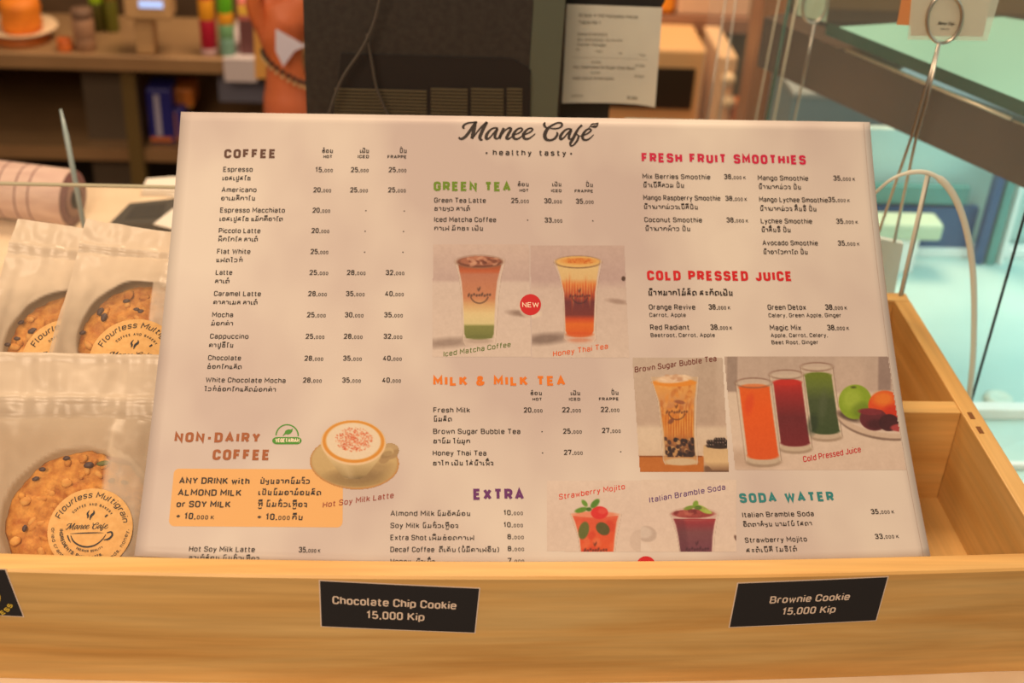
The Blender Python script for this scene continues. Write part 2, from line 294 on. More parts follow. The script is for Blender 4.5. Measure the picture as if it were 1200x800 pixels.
# ---------------------------------------------------------------- menu layout: section, style, colour, words, millimetres across, up, angle, size, length
TXT=[('coffee', 'H', 'brown', 'COFFEE', 27.99, 242.15, 0.92, 6.03, 30.89),
('coffee', 'l', 'k', 'ຮ້ອນ', 86.79, 246.57, 0.78, 2.44, 6.63),
('coffee', 'b', 'k', 'HOT', 87.61, 243.12, 0.77, 2.18, 5.46),
('coffee', 'l', 'k', 'ເຢັນ', 109.72, 246.94, 0.7, 2.44, 5.6),
('coffee', 'b', 'k', 'ICED', 108.42, 243.46, 0.7, 2.18, 6.88),
('coffee', 'l', 'k', 'ປັ່ນ', 133.68, 247.33, 0.62, 2.44, 4.69),
('coffee', 'b', 'k', 'FRAPPE', 126.49, 243.63, 0.64, 2.18, 11.69),
('coffee', 'n', 'k', 'Espresso', 27.86, 233.05, 0.9, 3.42, 17.67),
('coffee', 'l', 'k', 'ເອສເປຼສໂຊ', 27.74, 227.43, 0.87, 2.5, 16.93),
('coffee', 'n', 'k', 'Americano', 27.67, 219.52, 0.83, 3.4, 20.87),
('coffee', 'l', 'k', 'ອາເມລິກາໂນ', 27.79, 214.05, 0.8, 2.49, 20.37),
('coffee', 'n', 'k', 'Espresso Macchiato', 27.74, 206.04, 0.74, 3.39, 38.37),
('coffee', 'l', 'k', 'ເອສເປຼສໂຊ ແມັກຄີອາໂຕ', 27.77, 200.47, 0.72, 2.48, 37.36),
('coffee', 'n', 'k', 'Piccolo Latte', 27.85, 192.51, 0.68, 3.37, 24.45),
('coffee', 'l', 'k', 'ພິກໂກໂລ ລາເຕ້', 27.87, 187.09, 0.64, 2.47, 23.26),
('coffee', 'n', 'k', 'Flat White', 27.76, 178.92, 0.59, 3.35, 19.47),
('coffee', 'l', 'k', 'ແຟດໄວທ໌', 27.69, 173.53, 0.56, 2.45, 15.39),
('coffee', 'n', 'k', 'Latte', 27.95, 165.26, 0.5, 3.33, 9.55),
('coffee', 'l', 'k', 'ລາເຕ້', 27.9, 159.79, 0.46, 2.44, 8.41),
('coffee', 'n', 'k', 'Caramel Latte', 27.94, 151.6, 0.41, 3.31, 27.04),
('coffee', 'l', 'k', 'ຄາລາເມລ ລາເຕ້', 27.91, 146.17, 0.36, 2.42, 25.42),
('coffee', 'n', 'k', 'Mocha', 27.86, 138.05, 0.29, 3.28, 12.04),
('coffee', 'l', 'k', 'ມ໋ອກຄ່າ', 27.72, 132.66, 0.25, 2.4, 12.55),
('coffee', 'n', 'k', 'Cappuccino', 27.72, 124.37, 0.19, 3.25, 21.84),
('coffee', 'l', 'k', 'ຄາປູຊີໂນ', 27.61, 118.9, 0.13, 2.38, 13.86),
('coffee', 'n', 'k', 'Chocolate', 27.71, 110.81, 0.07, 3.22, 18.54),
('coffee', 'l', 'k', 'ຊ໋ອກໂກແລັດ', 27.62, 105.4, 0.02, 2.35, 19.45),
('coffee', 'n', 'k', 'White Chocolate Mocha', 27.56, 97.03, -0.0, 3.19, 44.58),
('coffee', 'l', 'k', 'ໄວທ໌ຊ໋ອກໂກແລັດມ໋ອກຄ່າ', 27.27, 91.56, -0.06, 2.33, 39.82),
('coffee', 'p', 'k', '15,^000', 83.08, 233.7, 0.75, 3.47, 10.59),
('coffee', 'p', 'k', '25,^000', 104.61, 234.05, 0.69, 3.47, 10.63),
('coffee', 'p', 'k', '25,^000', 127.5, 234.42, 0.63, 3.47, 10.67),
('coffee', 'p', 'k', '20,^000', 82.57, 220.28, 0.72, 3.46, 10.53),
('coffee', 'p', 'k', '25,^000', 104.55, 220.63, 0.67, 3.46, 10.57),
('coffee', 'p', 'k', '25,^000', 127.42, 221.0, 0.62, 3.46, 10.61),
('coffee', 'p', 'k', '20,^000', 82.53, 206.79, 0.68, 3.44, 10.47),
('coffee', 'p', 'k', '20,^000', 82.51, 193.36, 0.63, 3.43, 10.4),
('coffee', 'p', 'k', '25,^000', 82.52, 179.63, 0.58, 3.41, 10.33),
('coffee', 'p', 'k', '25,^000', 82.44, 165.94, 0.52, 3.39, 10.88),
('coffee', 'p', 'k', '28,^000', 104.32, 166.27, 0.53, 3.39, 10.93),
('coffee', 'p', 'k', '32,^000', 127.08, 166.6, 0.54, 3.39, 10.97),
('coffee', 'p', 'k', '28,^000', 82.26, 152.25, 0.46, 3.37, 10.81),
('coffee', 'p', 'k', '35,^000', 104.21, 152.57, 0.48, 3.37, 10.85),
('coffee', 'p', 'k', '40,^000', 127.04, 152.89, 0.51, 3.37, 10.9),
('coffee', 'p', 'k', '25,^000', 82.22, 138.67, 0.39, 3.34, 10.73),
('coffee', 'p', 'k', '30,^000', 104.01, 138.96, 0.43, 3.34, 10.77),
('coffee', 'p', 'k', '35,^000', 126.79, 139.27, 0.47, 3.35, 10.82),
('coffee', 'p', 'k', '25,^000', 82.09, 124.94, 0.31, 3.31, 10.65),
('coffee', 'p', 'k', '28,^000', 103.94, 125.23, 0.37, 3.31, 10.69),
('coffee', 'p', 'k', '32,^000', 126.77, 125.52, 0.42, 3.32, 10.74),
('coffee', 'p', 'k', '28,^000', 82.11, 111.11, 0.23, 3.28, 10.56),
('coffee', 'p', 'k', '35,^000', 104.0, 111.37, 0.3, 3.28, 10.61),
('coffee', 'p', 'k', '40,^000', 126.76, 111.64, 0.37, 3.29, 10.65),
('coffee', 'p', 'k', '28,^000', 81.92, 97.4, 0.14, 3.25, 10.48),
('coffee', 'p', 'k', '35,^000', 103.96, 97.65, 0.23, 3.25, 10.52),
('coffee', 'p', 'k', '40,^000', 126.64, 97.9, 0.32, 3.26, 10.57),
('coffee', 'p', 'k', '-', 113.68, 207.24, 0.64, 3.45, 1.33),
('coffee', 'p', 'k', '-', 136.69, 207.35, 0.6, 3.45, 1.33),
('coffee', 'p', 'k', '-', 113.58, 193.67, 0.61, 3.43, 1.32),
('coffee', 'p', 'k', '-', 136.45, 193.9, 0.59, 3.43, 1.32),
('coffee', 'p', 'k', '-', 113.62, 179.93, 0.57, 3.41, 1.31),
('coffee', 'p', 'k', '-', 136.34, 180.27, 0.57, 3.41, 1.32),
('green_tea', 'H', 'olive', 'GREEN TEA', 154.96, 222.43, 0.53, 6.27, 46.7),
('green_tea', 'l', 'k', 'ຮ້ອນ', 206.04, 226.32, 0.46, 2.25, 6.96),
('green_tea', 'b', 'k', 'HOT', 207.08, 222.67, 0.46, 2.01, 5.65),
('green_tea', 'l', 'k', 'ເຢັນ', 227.17, 226.66, 0.41, 2.25, 5.78),
('green_tea', 'b', 'k', 'ICED', 226.44, 222.75, 0.42, 2.01, 6.43),
('green_tea', 'l', 'k', 'ປັ່ນ', 247.7, 226.64, 0.37, 2.25, 4.71),
('green_tea', 'b', 'k', 'FRAPPE', 240.83, 222.74, 0.39, 2.01, 11.47),
('green_tea', 'n', 'k', 'Green Tea Latte', 155.25, 214.64, 0.55, 3.4, 31.32),
('green_tea', 'l', 'k', 'ຊາຂຽວ ລາເຕ້', 155.29, 209.34, 0.56, 2.49, 21.68),
('green_tea', 'n', 'k', 'Iced Matcha Coffee', 155.36, 201.92, 0.55, 3.39, 37.39),
('green_tea', 'l', 'k', 'ກາເຟ ມັທຊະ ເຢັນ', 155.41, 196.29, 0.56, 2.48, 29.58),
('green_tea', 'p', 'k', '25,^000', 202.02, 215.15, 0.49, 3.46, 10.71),
('green_tea', 'p', 'k', '30,^000', 222.17, 215.24, 0.45, 3.46, 10.74),
('green_tea', 'p', 'k', '35,^000', 241.52, 215.31, 0.42, 3.46, 10.77),
('green_tea', 'p', 'k', '33,^000', 222.15, 202.51, 0.49, 3.45, 10.69),
('green_tea', 'p', 'k', '-', 211.15, 202.53, 0.51, 3.45, 1.35),
('green_tea', 'p', 'k', '-', 250.83, 202.68, 0.46, 3.45, 1.35),
('logo', 's2', 'k', 'healthy tasty', 190.92, 246.71, 0.38, 3.92, 45.29),
('smoothies', 'H', 'crimson', 'FRESH FRUIT SMOOTHIES', 283.08, 243.57, 0.0, 6.34, 102.75),
('smoothies', 'n', 'k', 'Mix Berries Smoothie', 283.05, 232.56, 0.22, 3.42, 42.2),
('smoothies', 'l', 'k', 'ນ້ຳເບີລີລວມ ປັ່ນ', 283.09, 226.93, 0.27, 2.5, 25.7),
('smoothies', 'n', 'k', 'Mango Raspberry Smoothie', 283.0, 218.42, 0.31, 3.41, 47.76),
('smoothies', 'l', 'k', 'ນ້ຳໝາກມ່ວງເບີລີປັ່ນ', 282.89, 212.52, 0.35, 2.5, 33.73),
('smoothies', 'n', 'k', 'Coconut Smoothie', 283.02, 203.77, 0.41, 3.4, 35.53),
('smoothies', 'l', 'k', 'ນ້ຳໝາກພ້າວ ປັ່ນ', 283.14, 198.03, 0.44, 2.49, 27.97),
('smoothies', 'n', 'k', 'Mango Smoothie', 354.9, 232.76, 0.07, 3.43, 31.73),
('smoothies', 'l', 'k', 'ນ້ຳໝາກມ່ວງ ປັ່ນ', 354.92, 226.98, 0.13, 2.51, 26.88),
('smoothies', 'n', 'k', 'Mango Lychee Smoothie', 354.87, 218.33, 0.2, 3.42, 42.97),
('smoothies', 'l', 'k', 'ນ້ຳໝາກມ່ວງ ລິ້ນຈີ່ ປັ່ນ', 354.85, 212.43, 0.26, 2.51, 35.52),
('smoothies', 'n', 'k', 'Lychee Smoothie', 354.91, 204.07, 0.34, 3.41, 31.95),
('smoothies', 'l', 'k', 'ນ້ຳລິ້ນຈີ່ ປັ່ນ', 354.75, 198.32, 0.39, 2.5, 18.42),
('smoothies', 'n', 'k', 'Avocado Smoothie', 354.86, 189.58, 0.46, 3.4, 34.35),
('smoothies', 'l', 'k', 'ນ້ຳອາໂວກາໂດ ປັ່ນ', 354.79, 183.72, 0.51, 2.49, 27.76),
('smoothies', 'p', 'k', '38,^000 K', 333.89, 233.11, 0.14, 3.48, 13.58),
('smoothies', 'p', 'k', '38,^000 K', 333.84, 218.68, 0.25, 3.47, 13.51),
('smoothies', 'p', 'k', '38,^000 K', 333.72, 204.29, 0.36, 3.47, 13.44),
('smoothies', 'p', 'k', '35,^000 K', 402.51, 233.25, -0.01, 3.49, 13.71),
('smoothies', 'p', 'k', '35,^000 K', 398.12, 218.88, 0.15, 3.48, 13.64),
('smoothies', 'p', 'k', '35,^000 K', 401.94, 204.53, 0.3, 3.48, 13.59),
('smoothies', 'p', 'k', '35,^000 K', 401.65, 190.02, 0.45, 3.47, 13.52),
('juice', 'H', 'red', 'COLD PRESSED JUICE', 283.11, 165.41, 0.48, 6.5, 88.11),
('juice', 'L', 'k', 'ນ້ຳຫມາກໄມ້ສົດ ສະກັດເຢັນ', 282.84, 155.44, 0.69, 3.23, 51.46),
('juice', 'n', 'k', 'Orange Revive', 282.96, 146.32, 0.72, 3.5, 27.86),
('juice', 'n', 'k', 'Red Radiant', 282.95, 133.25, 0.78, 3.48, 23.5),
('juice', 'n', 'k', 'Green Detox', 354.56, 147.16, 0.82, 3.52, 23.33),
('juice', 'n', 'k', 'Magic Mix', 354.71, 133.92, 0.92, 3.5, 18.95),
('juice', 'n', 'k', 'Carrot, Apple', 282.94, 141.64, 0.74, 2.66, 21.86),
('juice', 'n', 'k', 'Beetroot, Carrot, Apple', 282.92, 128.61, 0.82, 2.64, 38.35),
('juice', 'n', 'k', 'Celery, Green Apple, Ginger', 354.62, 142.34, 0.87, 2.68, 44.28),
('juice', 'n', 'k', 'Apple, Carrot, Celery,', 354.78, 129.39, 0.97, 2.66, 34.39),
('juice', 'n', 'k', 'Beet Root, Ginger', 354.84, 124.88, 1.0, 2.65, 28.21),
('juice', 'p', 'k', '38,^000 K', 318.89, 146.81, 0.76, 3.63, 13.11),
('juice', 'p', 'k', '38,^000 K', 319.03, 133.72, 0.84, 3.61, 13.03),
('juice', 'p', 'k', '38,^000 K', 389.71, 147.64, 0.86, 3.66, 13.28),
('juice', 'p', 'k', '38,^000 K', 389.53, 134.37, 0.98, 3.64, 13.21),
('non_dairy', 'H', 'rust', 'NON-DAIRY', 13.74, 60.32, 0.02, 6.06, 46.5),
('non_dairy', 'H', 'rust', 'COFFEE', 35.35, 49.79, 0.21, 6.39, 30.82),
('non_dairy', 'B', 'k', 'ANY DRINK with', 18.62, 35.69, -0.19, 3.9, 37.74),
('non_dairy', 'B', 'k', 'ALMOND MILK', 18.65, 28.72, -0.07, 3.87, 33.9),
('non_dairy', 'B', 'k', 'or SOY MILK', 18.66, 22.05, -0.18, 3.84, 28.65),
('non_dairy', 'B', 'k', '+ 10,^000 K', 18.94, 15.19, -0.41, 3.81, 20.3),
('non_dairy', 'L', 'k', 'ປ່ຽນຈາກນົມງົວ', 61.83, 35.85, 0.38, 2.77, 27.0),
('non_dairy', 'L', 'k', 'ເປັນນົມອາມ້ອນສົດ', 61.5, 29.35, -0.08, 2.75, 33.77),
('non_dairy', 'L', 'k', 'ຫຼື ນົມຖົ່ວເຫຼືອງ', 61.54, 22.53, -0.22, 2.73, 26.63),
('non_dairy', 'B', 'k', '+ 10,^000', 61.76, 14.91, 0.28, 3.81, 17.52),
('non_dairy', 'L', 'k', 'ກີບ', 80.41, 15.0, -0.96, 2.71, 5.67),
('non_dairy', 'n', 'k', 'Hot Soy Milk Latte', 27.85, -3.12, -0.41, 3.17, 34.28),
('non_dairy', 'l', 'k', 'ລາເຕ້ຮ້ອນ ນົມຖົ່ວເຫຼືອງ', 28.11, -7.76, -0.58, 2.2, 36.72),
('non_dairy', 'p', 'k', '35,^000 K', 85.11, -3.42, -0.57, 3.25, 11.4),
('veg', 'b', 'cream', 'VEGETARIAN', 68.62, 60.67, 0.49, 2.45, 13.2),
('captions', 'S', 'crust', 'Hot Soy Milk Latte', 96.41, 22.11, 9.05, 3.35, 38.56),
('captions', 'S', 'cgreen', 'Iced Matcha Coffee', 161.36, 114.56, 9.85, 3.35, 39.57),
('captions', 'S', 'corange', 'Honey Thai Tea', 224.86, 115.33, 9.65, 3.59, 32.86),
('badge', 'N2', 'cream', 'NEW', 207.61, 146.85, 0.79, 3.21, 9.89),
('milk', 'H', 'orange', 'MILK & MILK TEA', 155.64, 96.3, 0.63, 6.12, 75.78),
('milk', 'l', 'k', 'ຮ້ອນ', 211.16, 91.02, 0.64, 2.11, 6.74),
('milk', 'b', 'k', 'HOT', 212.19, 87.59, 0.64, 1.88, 5.5),
('milk', 'l', 'k', 'ເຢັນ', 234.27, 91.26, 0.73, 2.12, 5.64),
('milk', 'b', 'k', 'ICED', 233.11, 87.81, 0.73, 1.89, 6.65),
('milk', 'l', 'k', 'ປັ່ນ', 257.6, 91.73, 0.82, 2.12, 4.53),
('milk', 'b', 'k', 'FRAPPE', 250.42, 88.1, 0.82, 1.89, 11.51),
('milk', 'n', 'k', 'Fresh Milk', 155.75, 79.64, 0.41, 3.27, 20.79),
('milk', 'l', 'k', 'ນົມສົດ', 155.79, 74.17, 0.37, 2.41, 10.5),
('milk', 'n', 'k', 'Brown Sugar Bubble Tea', 155.73, 66.56, 0.45, 3.23, 49.05),
('milk', 'l', 'k', 'ຊານົມ ໄຂ່ມຸກ', 155.77, 60.83, 0.36, 2.38, 20.74),
('milk', 'n', 'k', 'Honey Thai Tea', 155.61, 53.42, 0.37, 3.19, 29.85),
('milk', 'l', 'k', 'ຊາໄທ ເຢັນ ໃສ່ນ້ຳເຜິ້ງ', 155.65, 47.54, 0.37, 2.35, 33.69),
('milk', 'p', 'k', '20,^000', 207.12, 80.15, 0.63, 3.23, 10.63),
('milk', 'p', 'k', '22,^000', 229.05, 80.48, 0.73, 3.23, 10.68),
('milk', 'p', 'k', '22,^000', 251.19, 80.91, 0.84, 3.24, 10.73),
('milk', 'p', 'k', '25,^000', 229.04, 67.32, 0.75, 3.2, 10.59),
('milk', 'p', 'k', '27,^000', 251.22, 67.96, 0.87, 3.21, 10.65),
('milk', 'p', 'k', '27,^000', 229.01, 54.43, 0.76, 3.16, 10.51),
('milk', 'p', 'k', '-', 216.44, 67.18, 0.66, 3.19, 1.26),
('milk', 'p', 'k', '-', 216.31, 54.19, 0.66, 3.16, 1.25),
('milk', 'p', 'k', '-', 260.49, 55.3, 0.92, 3.18, 1.26),
('extra', 'H', 'purple', 'EXTRA', 178.08, 27.22, 0.33, 6.62, 27.54),
('extra', 'n', 'k', 'Almond Milk', 132.91, 17.68, 0.05, 3.12, 23.86),
('extra', 'l', 'k', 'ນົມອັລມ້ອນ', 158.08, 17.81, 0.24, 2.23, 18.27),
('extra', 'p', 'k', '10,^000', 194.24, 18.4, 0.51, 3.04, 10.66),
('extra', 'n', 'k', 'Soy Milk', 133.07, 10.71, -0.01, 3.09, 15.56),
('extra', 'l', 'k', 'ນົມຖົ່ວເຫຼືອງ', 150.15, 10.79, 0.15, 2.21, 19.53),
('extra', 'p', 'k', '10,^000', 194.08, 11.39, 0.5, 3.01, 10.6),
('extra', 'n', 'k', 'Extra Shot', 133.22, 3.8, -0.03, 3.07, 19.43),
('extra', 'l', 'k', 'ເພີ່ມຊ໋ອດກາເຟ', 153.94, 3.88, 0.19, 2.19, 24.26),
('extra', 'p', 'k', '8,^000', 196.0, 4.53, 0.5, 2.99, 8.96),
('extra', 'n', 'k', 'Decaf Coffee', 133.37, -2.98, -0.04, 3.04, 23.42),
('extra', 'l', 'k', 'ດີເຄັບ (ບໍ່ມີຄາເຟອິນ)', 159.21, -2.9, 0.25, 2.18, 32.25),
('extra', 'p', 'k', '8,^000', 195.98, -2.29, 0.49, 2.97, 8.92),
('extra', 'n', 'k', 'Honey', 133.52, -9.7, -0.13, 3.02, 10.96),
('extra', 'l', 'k', 'ນ້ຳເຜິ້ງ', 146.95, -9.66, -0.0, 2.16, 10.31),
('extra', 'p', 'k', '7,^000', 195.88, -9.05, 0.48, 2.94, 8.87),
('captions', 'S', 'cred', 'Strawberry Mojito', 224.99, 27.52, 10.09, 3.33, 37.66),
('captions', 'S', 'cpurple', 'Italian Bramble Soda', 275.11, 26.1, 10.53, 3.35, 44.15),
('captions', 'S', 'cbrown', 'Brown Sugar Bubble Tea', 272.18, 105.81, 9.2, 3.66, 49.33),
('captions', 'S', 'cred2', 'Cold Pressed Juice', 365.17, 50.98, 10.79, 3.68, 34.91),
('soda', 'H', 'teal', 'SODA WATER', 325.99, 26.27, 1.5, 5.76, 53.66),
('soda', 'n', 'k', 'Italian Bramble Soda', 326.36, 17.75, 1.37, 3.09, 40.42),
('soda', 'l', 'k', 'ອິດຕາລ້ຽນ ບາມໂບ້ ໂສດາ', 326.22, 12.22, 1.38, 2.21, 38.7),
('soda', 'n', 'k', 'Strawberry Mojito', 326.03, 2.98, 1.45, 3.04, 34.72),
('soda', 'l', 'k', 'ສະຕໍເບີລີ ໂມຈິໂຕ້', 325.95, -2.67, 1.68, 2.18, 28.5),
('soda', 'p', 'k', '35,^000 K', 399.49, 19.97, 2.18, 3.12, 13.28),
('soda', 'p', 'k', '33,^000 K', 399.3, 5.4, 2.51, 3.07, 13.49)]
PICQ={'matcha': [(154.68, 114.48), (212.43, 115.18), (213.96, 187.97), (154.08, 187.05)], 'thai': [(210.93, 114.62), (270.02, 115.33), (273.62, 188.21), (212.41, 187.27)], 'bubble': [(266.71, 44.47), (322.03, 44.86), (328.85, 116.04), (271.13, 115.35)], 'juices': [(318.77, 45.98), (430.07, 46.78), (441.41, 118.16), (325.4, 116.76)], 'mojito': [(216.74, -13.0), (267.28, -12.89), (271.33, 39.28), (218.83, 38.92)], 'bramble': [(267.37, -12.89), (319.32, -12.77), (325.44, 40.15), (271.46, 39.79)], 'latte': [(88.13, 31.23), (138.64, 31.55), (137.87, 75.64), (85.87, 75.14)]}
BOXP=[(104.67, 10.95), (105.43, 11.06), (106.12, 11.38), (106.71, 11.89), (107.16, 12.55), (107.42, 13.32), (107.49, 14.15), (106.62, 41.57), (106.49, 42.42), (106.15, 43.22), (105.65, 43.89), (105.0, 44.41), (104.26, 44.74), (103.47, 44.84), (17.95, 44.6), (17.19, 44.48), (16.51, 44.15), (15.95, 43.62), (15.55, 42.94), (15.33, 42.15), (15.32, 41.3), (15.68, 14.32), (15.86, 13.5), (16.24, 12.74), (16.77, 12.09), (17.42, 11.59), (18.15, 11.28), (18.92, 11.17)]
NEWC=[(218.76, 148.66), (218.7, 149.74), (218.5, 150.78), (218.15, 151.77), (217.65, 152.68), (217.03, 153.49), (216.3, 154.18), (215.47, 154.73), (214.57, 155.14), (213.61, 155.37), (212.63, 155.44), (211.65, 155.35), (210.68, 155.08), (209.76, 154.65), (208.91, 154.08), (208.15, 153.37), (207.5, 152.54), (206.97, 151.61), (206.57, 150.61), (206.33, 149.56), (206.23, 148.49), (206.29, 147.42), (206.5, 146.38), (206.85, 145.39), (207.35, 144.48), (207.97, 143.68), (208.7, 142.99), (209.53, 142.44), (210.42, 142.04), (211.37, 141.8), (212.34, 141.73), (213.32, 141.83), (214.28, 142.09), (215.2, 142.52), (216.04, 143.09), (216.81, 143.8), (217.46, 144.62), (218.0, 145.54), (218.4, 146.54), (218.65, 147.59)]
NEWC2=[(275.59, -10.45), (275.6, -9.58), (275.48, -8.74), (275.23, -7.93), (274.85, -7.18), (274.37, -6.52), (273.78, -5.95), (273.1, -5.49), (272.35, -5.16), (271.55, -4.96), (270.72, -4.89), (269.88, -4.96), (269.05, -5.17), (268.24, -5.51), (267.49, -5.97), (266.81, -6.54), (266.21, -7.21), (265.72, -7.95), (265.33, -8.76), (265.07, -9.61), (264.93, -10.48), (264.93, -11.35), (265.06, -12.2), (265.31, -13.0), (265.69, -13.74), (266.17, -14.4), (266.76, -14.96), (267.43, -15.41), (268.17, -15.74), (268.96, -15.94), (269.79, -16.01), (270.62, -15.94), (271.45, -15.73), (272.25, -15.4), (273.0, -14.94), (273.68, -14.38), (274.28, -13.72), (274.78, -12.98), (275.17, -12.17), (275.44, -11.32)]
VEGP=[(80.6, 59.61), (81.57, 59.79), (82.38, 60.27), (82.9, 60.98), (83.05, 61.82), (82.81, 62.66), (82.22, 63.36), (81.35, 63.83), (80.36, 63.99), (69.35, 63.89), (68.38, 63.72), (67.57, 63.23), (67.06, 62.52), (66.92, 61.68), (67.17, 60.85), (67.77, 60.14), (68.63, 59.67), (69.62, 59.52)]
VEGA=[(81.03, 64.54), (80.91, 65.7), (80.61, 66.84), (80.13, 67.92), (79.5, 68.9), (78.72, 69.75), (77.83, 70.45), (76.85, 70.98), (75.81, 71.31), (74.75, 71.45), (73.69, 71.37), (72.66, 71.1), (71.71, 70.63), (70.85, 69.98), (70.12, 69.17), (69.54, 68.23), (69.12, 67.18), (68.88, 66.06), (68.83, 64.9)]
VEGL=[(73.32, 66.25), (73.89, 67.87), (75.17, 68.53), (76.79, 68.55), (77.78, 69.21), (77.59, 67.34), (76.64, 65.96), (75.2, 65.46), (74.23, 65.78), (73.32, 65.12), (72.84, 64.55), (72.52, 64.95)]
LOGO=[[(173.45, 264.21, 0.81), (172.57, 265.23, 1.26), (173.44, 266.87, 1.11), (175.61, 268.06, 1.04), (178.57, 268.54, 0.89), (181.26, 268.97, 0.89)], [(181.15, 268.92, 0.96), (179.37, 266.96, 1.41), (177.0, 263.07, 1.56), (174.06, 258.96, 1.55), (171.5, 257.33, 1.33), (169.84, 258.46, 0.89)], [(180.24, 268.61, 1.26), (179.57, 264.83, 1.85), (178.67, 260.53, 1.85), (178.0, 257.61, 1.48)], [(178.0, 257.61, 0.96), (180.17, 260.55, 0.81), (183.72, 265.32, 0.96), (187.48, 269.02, 1.19)], [(187.48, 268.89, 1.34), (185.5, 265.35, 1.71), (183.72, 261.04, 1.78), (182.93, 258.46, 1.7), (183.72, 256.97, 1.26), (184.71, 257.2, 0.67)], [(194.21, 264.85, 0.96), (191.83, 265.02, 0.96), (189.26, 263.48, 1.11), (187.08, 260.24, 1.63), (187.07, 257.67, 1.48), (189.05, 258.47, 0.89), (191.63, 261.81, 0.82), (194.01, 264.85, 0.96)], [(193.85, 264.54, 1.34), (192.5, 261.18, 1.56), (192.33, 258.61, 1.41), (193.59, 257.86, 0.96), (195.57, 259.31, 0.74), (197.57, 262.12, 0.74)], [(197.78, 265.12, 1.34), (196.38, 261.67, 1.56), (194.78, 257.79, 1.56)], [(195.38, 259.3, 0.74), (198.76, 263.64, 0.82), (201.35, 265.26, 1.11), (202.13, 264.12, 1.48), (200.33, 260.67, 1.56), (199.44, 258.3, 1.48), (200.71, 257.89, 1.04), (203.09, 259.64, 0.67)], [(203.3, 260.41, 0.74), (207.07, 261.85, 0.89), (209.27, 264.02, 0.97), (208.29, 265.2, 0.97), (205.9, 264.18, 1.11), (203.7, 260.94, 1.63), (204.07, 258.37, 1.48), (206.25, 257.89, 1.11), (208.84, 259.73, 0.74), (210.04, 261.04, 0.67)], [(209.64, 260.52, 0.74), (213.42, 262.16, 0.89), (215.62, 264.12, 0.97), (214.64, 265.22, 0.97), (212.25, 264.28, 1.11), (209.92, 261.04, 1.63), (210.41, 258.39, 1.48), (212.78, 258.09, 1.11), (215.38, 259.84, 0.74), (217.3, 261.67, 0.52)], [(223.44, 269.3, 0.74), (222.86, 267.67, 1.41), (223.79, 265.97, 1.12), (225.38, 265.35, 0.74)], [(230.59, 263.0, 0.74), (230.97, 261.38, 1.26), (229.25, 258.57, 1.26), (226.46, 257.37, 1.26), (223.89, 258.05, 1.78), (223.13, 260.82, 2.01), (224.57, 264.48, 1.71), (227.39, 267.1, 1.12), (231.01, 269.0, 0.97), (233.4, 268.91, 1.12), (233.97, 267.42, 1.12), (232.15, 265.68, 0.89), (229.35, 265.12, 0.89), (226.57, 265.37, 0.74)], [(240.1, 264.73, 0.97), (237.72, 265.12, 0.97), (235.3, 263.8, 1.12), (232.86, 260.34, 1.56), (233.02, 258.2, 1.41), (235.03, 259.3, 0.89), (237.27, 262.12, 0.82), (239.7, 264.73, 0.97)], [(239.78, 264.43, 1.34), (238.45, 261.5, 1.49), (238.08, 258.92, 1.34), (239.18, 258.3, 0.89), (241.2, 259.83, 0.74)], [(246.46, 267.83, 1.27), (244.31, 265.66, 1.12), (242.45, 262.42, 1.56), (240.37, 258.11, 1.56), (238.93, 255.51, 1.34), (239.3, 253.81, 0.97), (240.9, 254.48, 0.89), (243.14, 257.29, 1.11), (244.08, 260.3, 1.04), (243.03, 261.57, 0.74), (242.05, 262.41, 0.6)], [(243.8, 260.3, 0.52), (245.6, 260.54, 0.6), (247.61, 261.65, 0.6)], [(246.4, 260.68, 0.74), (249.62, 262.11, 0.89), (251.98, 264.37, 0.97), (250.88, 265.34, 0.97), (248.66, 264.23, 1.12), (246.6, 260.77, 1.56), (247.14, 258.21, 1.41), (249.53, 258.04, 1.04), (251.96, 259.79, 0.67), (253.51, 261.53, 0.52)]]
LEAF=[(251.32, 267.18), (251.95, 268.56), (253.17, 269.27), (254.77, 269.25), (255.85, 269.65), (256.85, 269.58), (256.53, 267.78), (255.78, 266.57), (254.57, 265.95), (253.1, 266.18), (251.91, 266.59), (250.5, 265.89), (250.34, 266.14)]
LEAFS=[(252.13, 267.62), (253.94, 268.25), (255.82, 268.11), (255.81, 267.85), (253.93, 267.82), (252.2, 267.28)]
DOTS=[[(187.76, 248.2), (187.63, 248.62), (187.31, 248.87), (186.9, 248.86), (186.57, 248.6), (186.45, 248.18), (186.57, 247.76), (186.9, 247.51), (187.3, 247.51), (187.63, 247.78)], [(239.87, 248.57), (239.76, 248.99), (239.43, 249.24), (239.02, 249.23), (238.69, 248.97), (238.55, 248.55), (238.67, 248.13), (239.0, 247.88), (239.4, 247.88), (239.74, 248.15)]]
TICK=[(421.84, 10.69), (423.15, 9.28)]
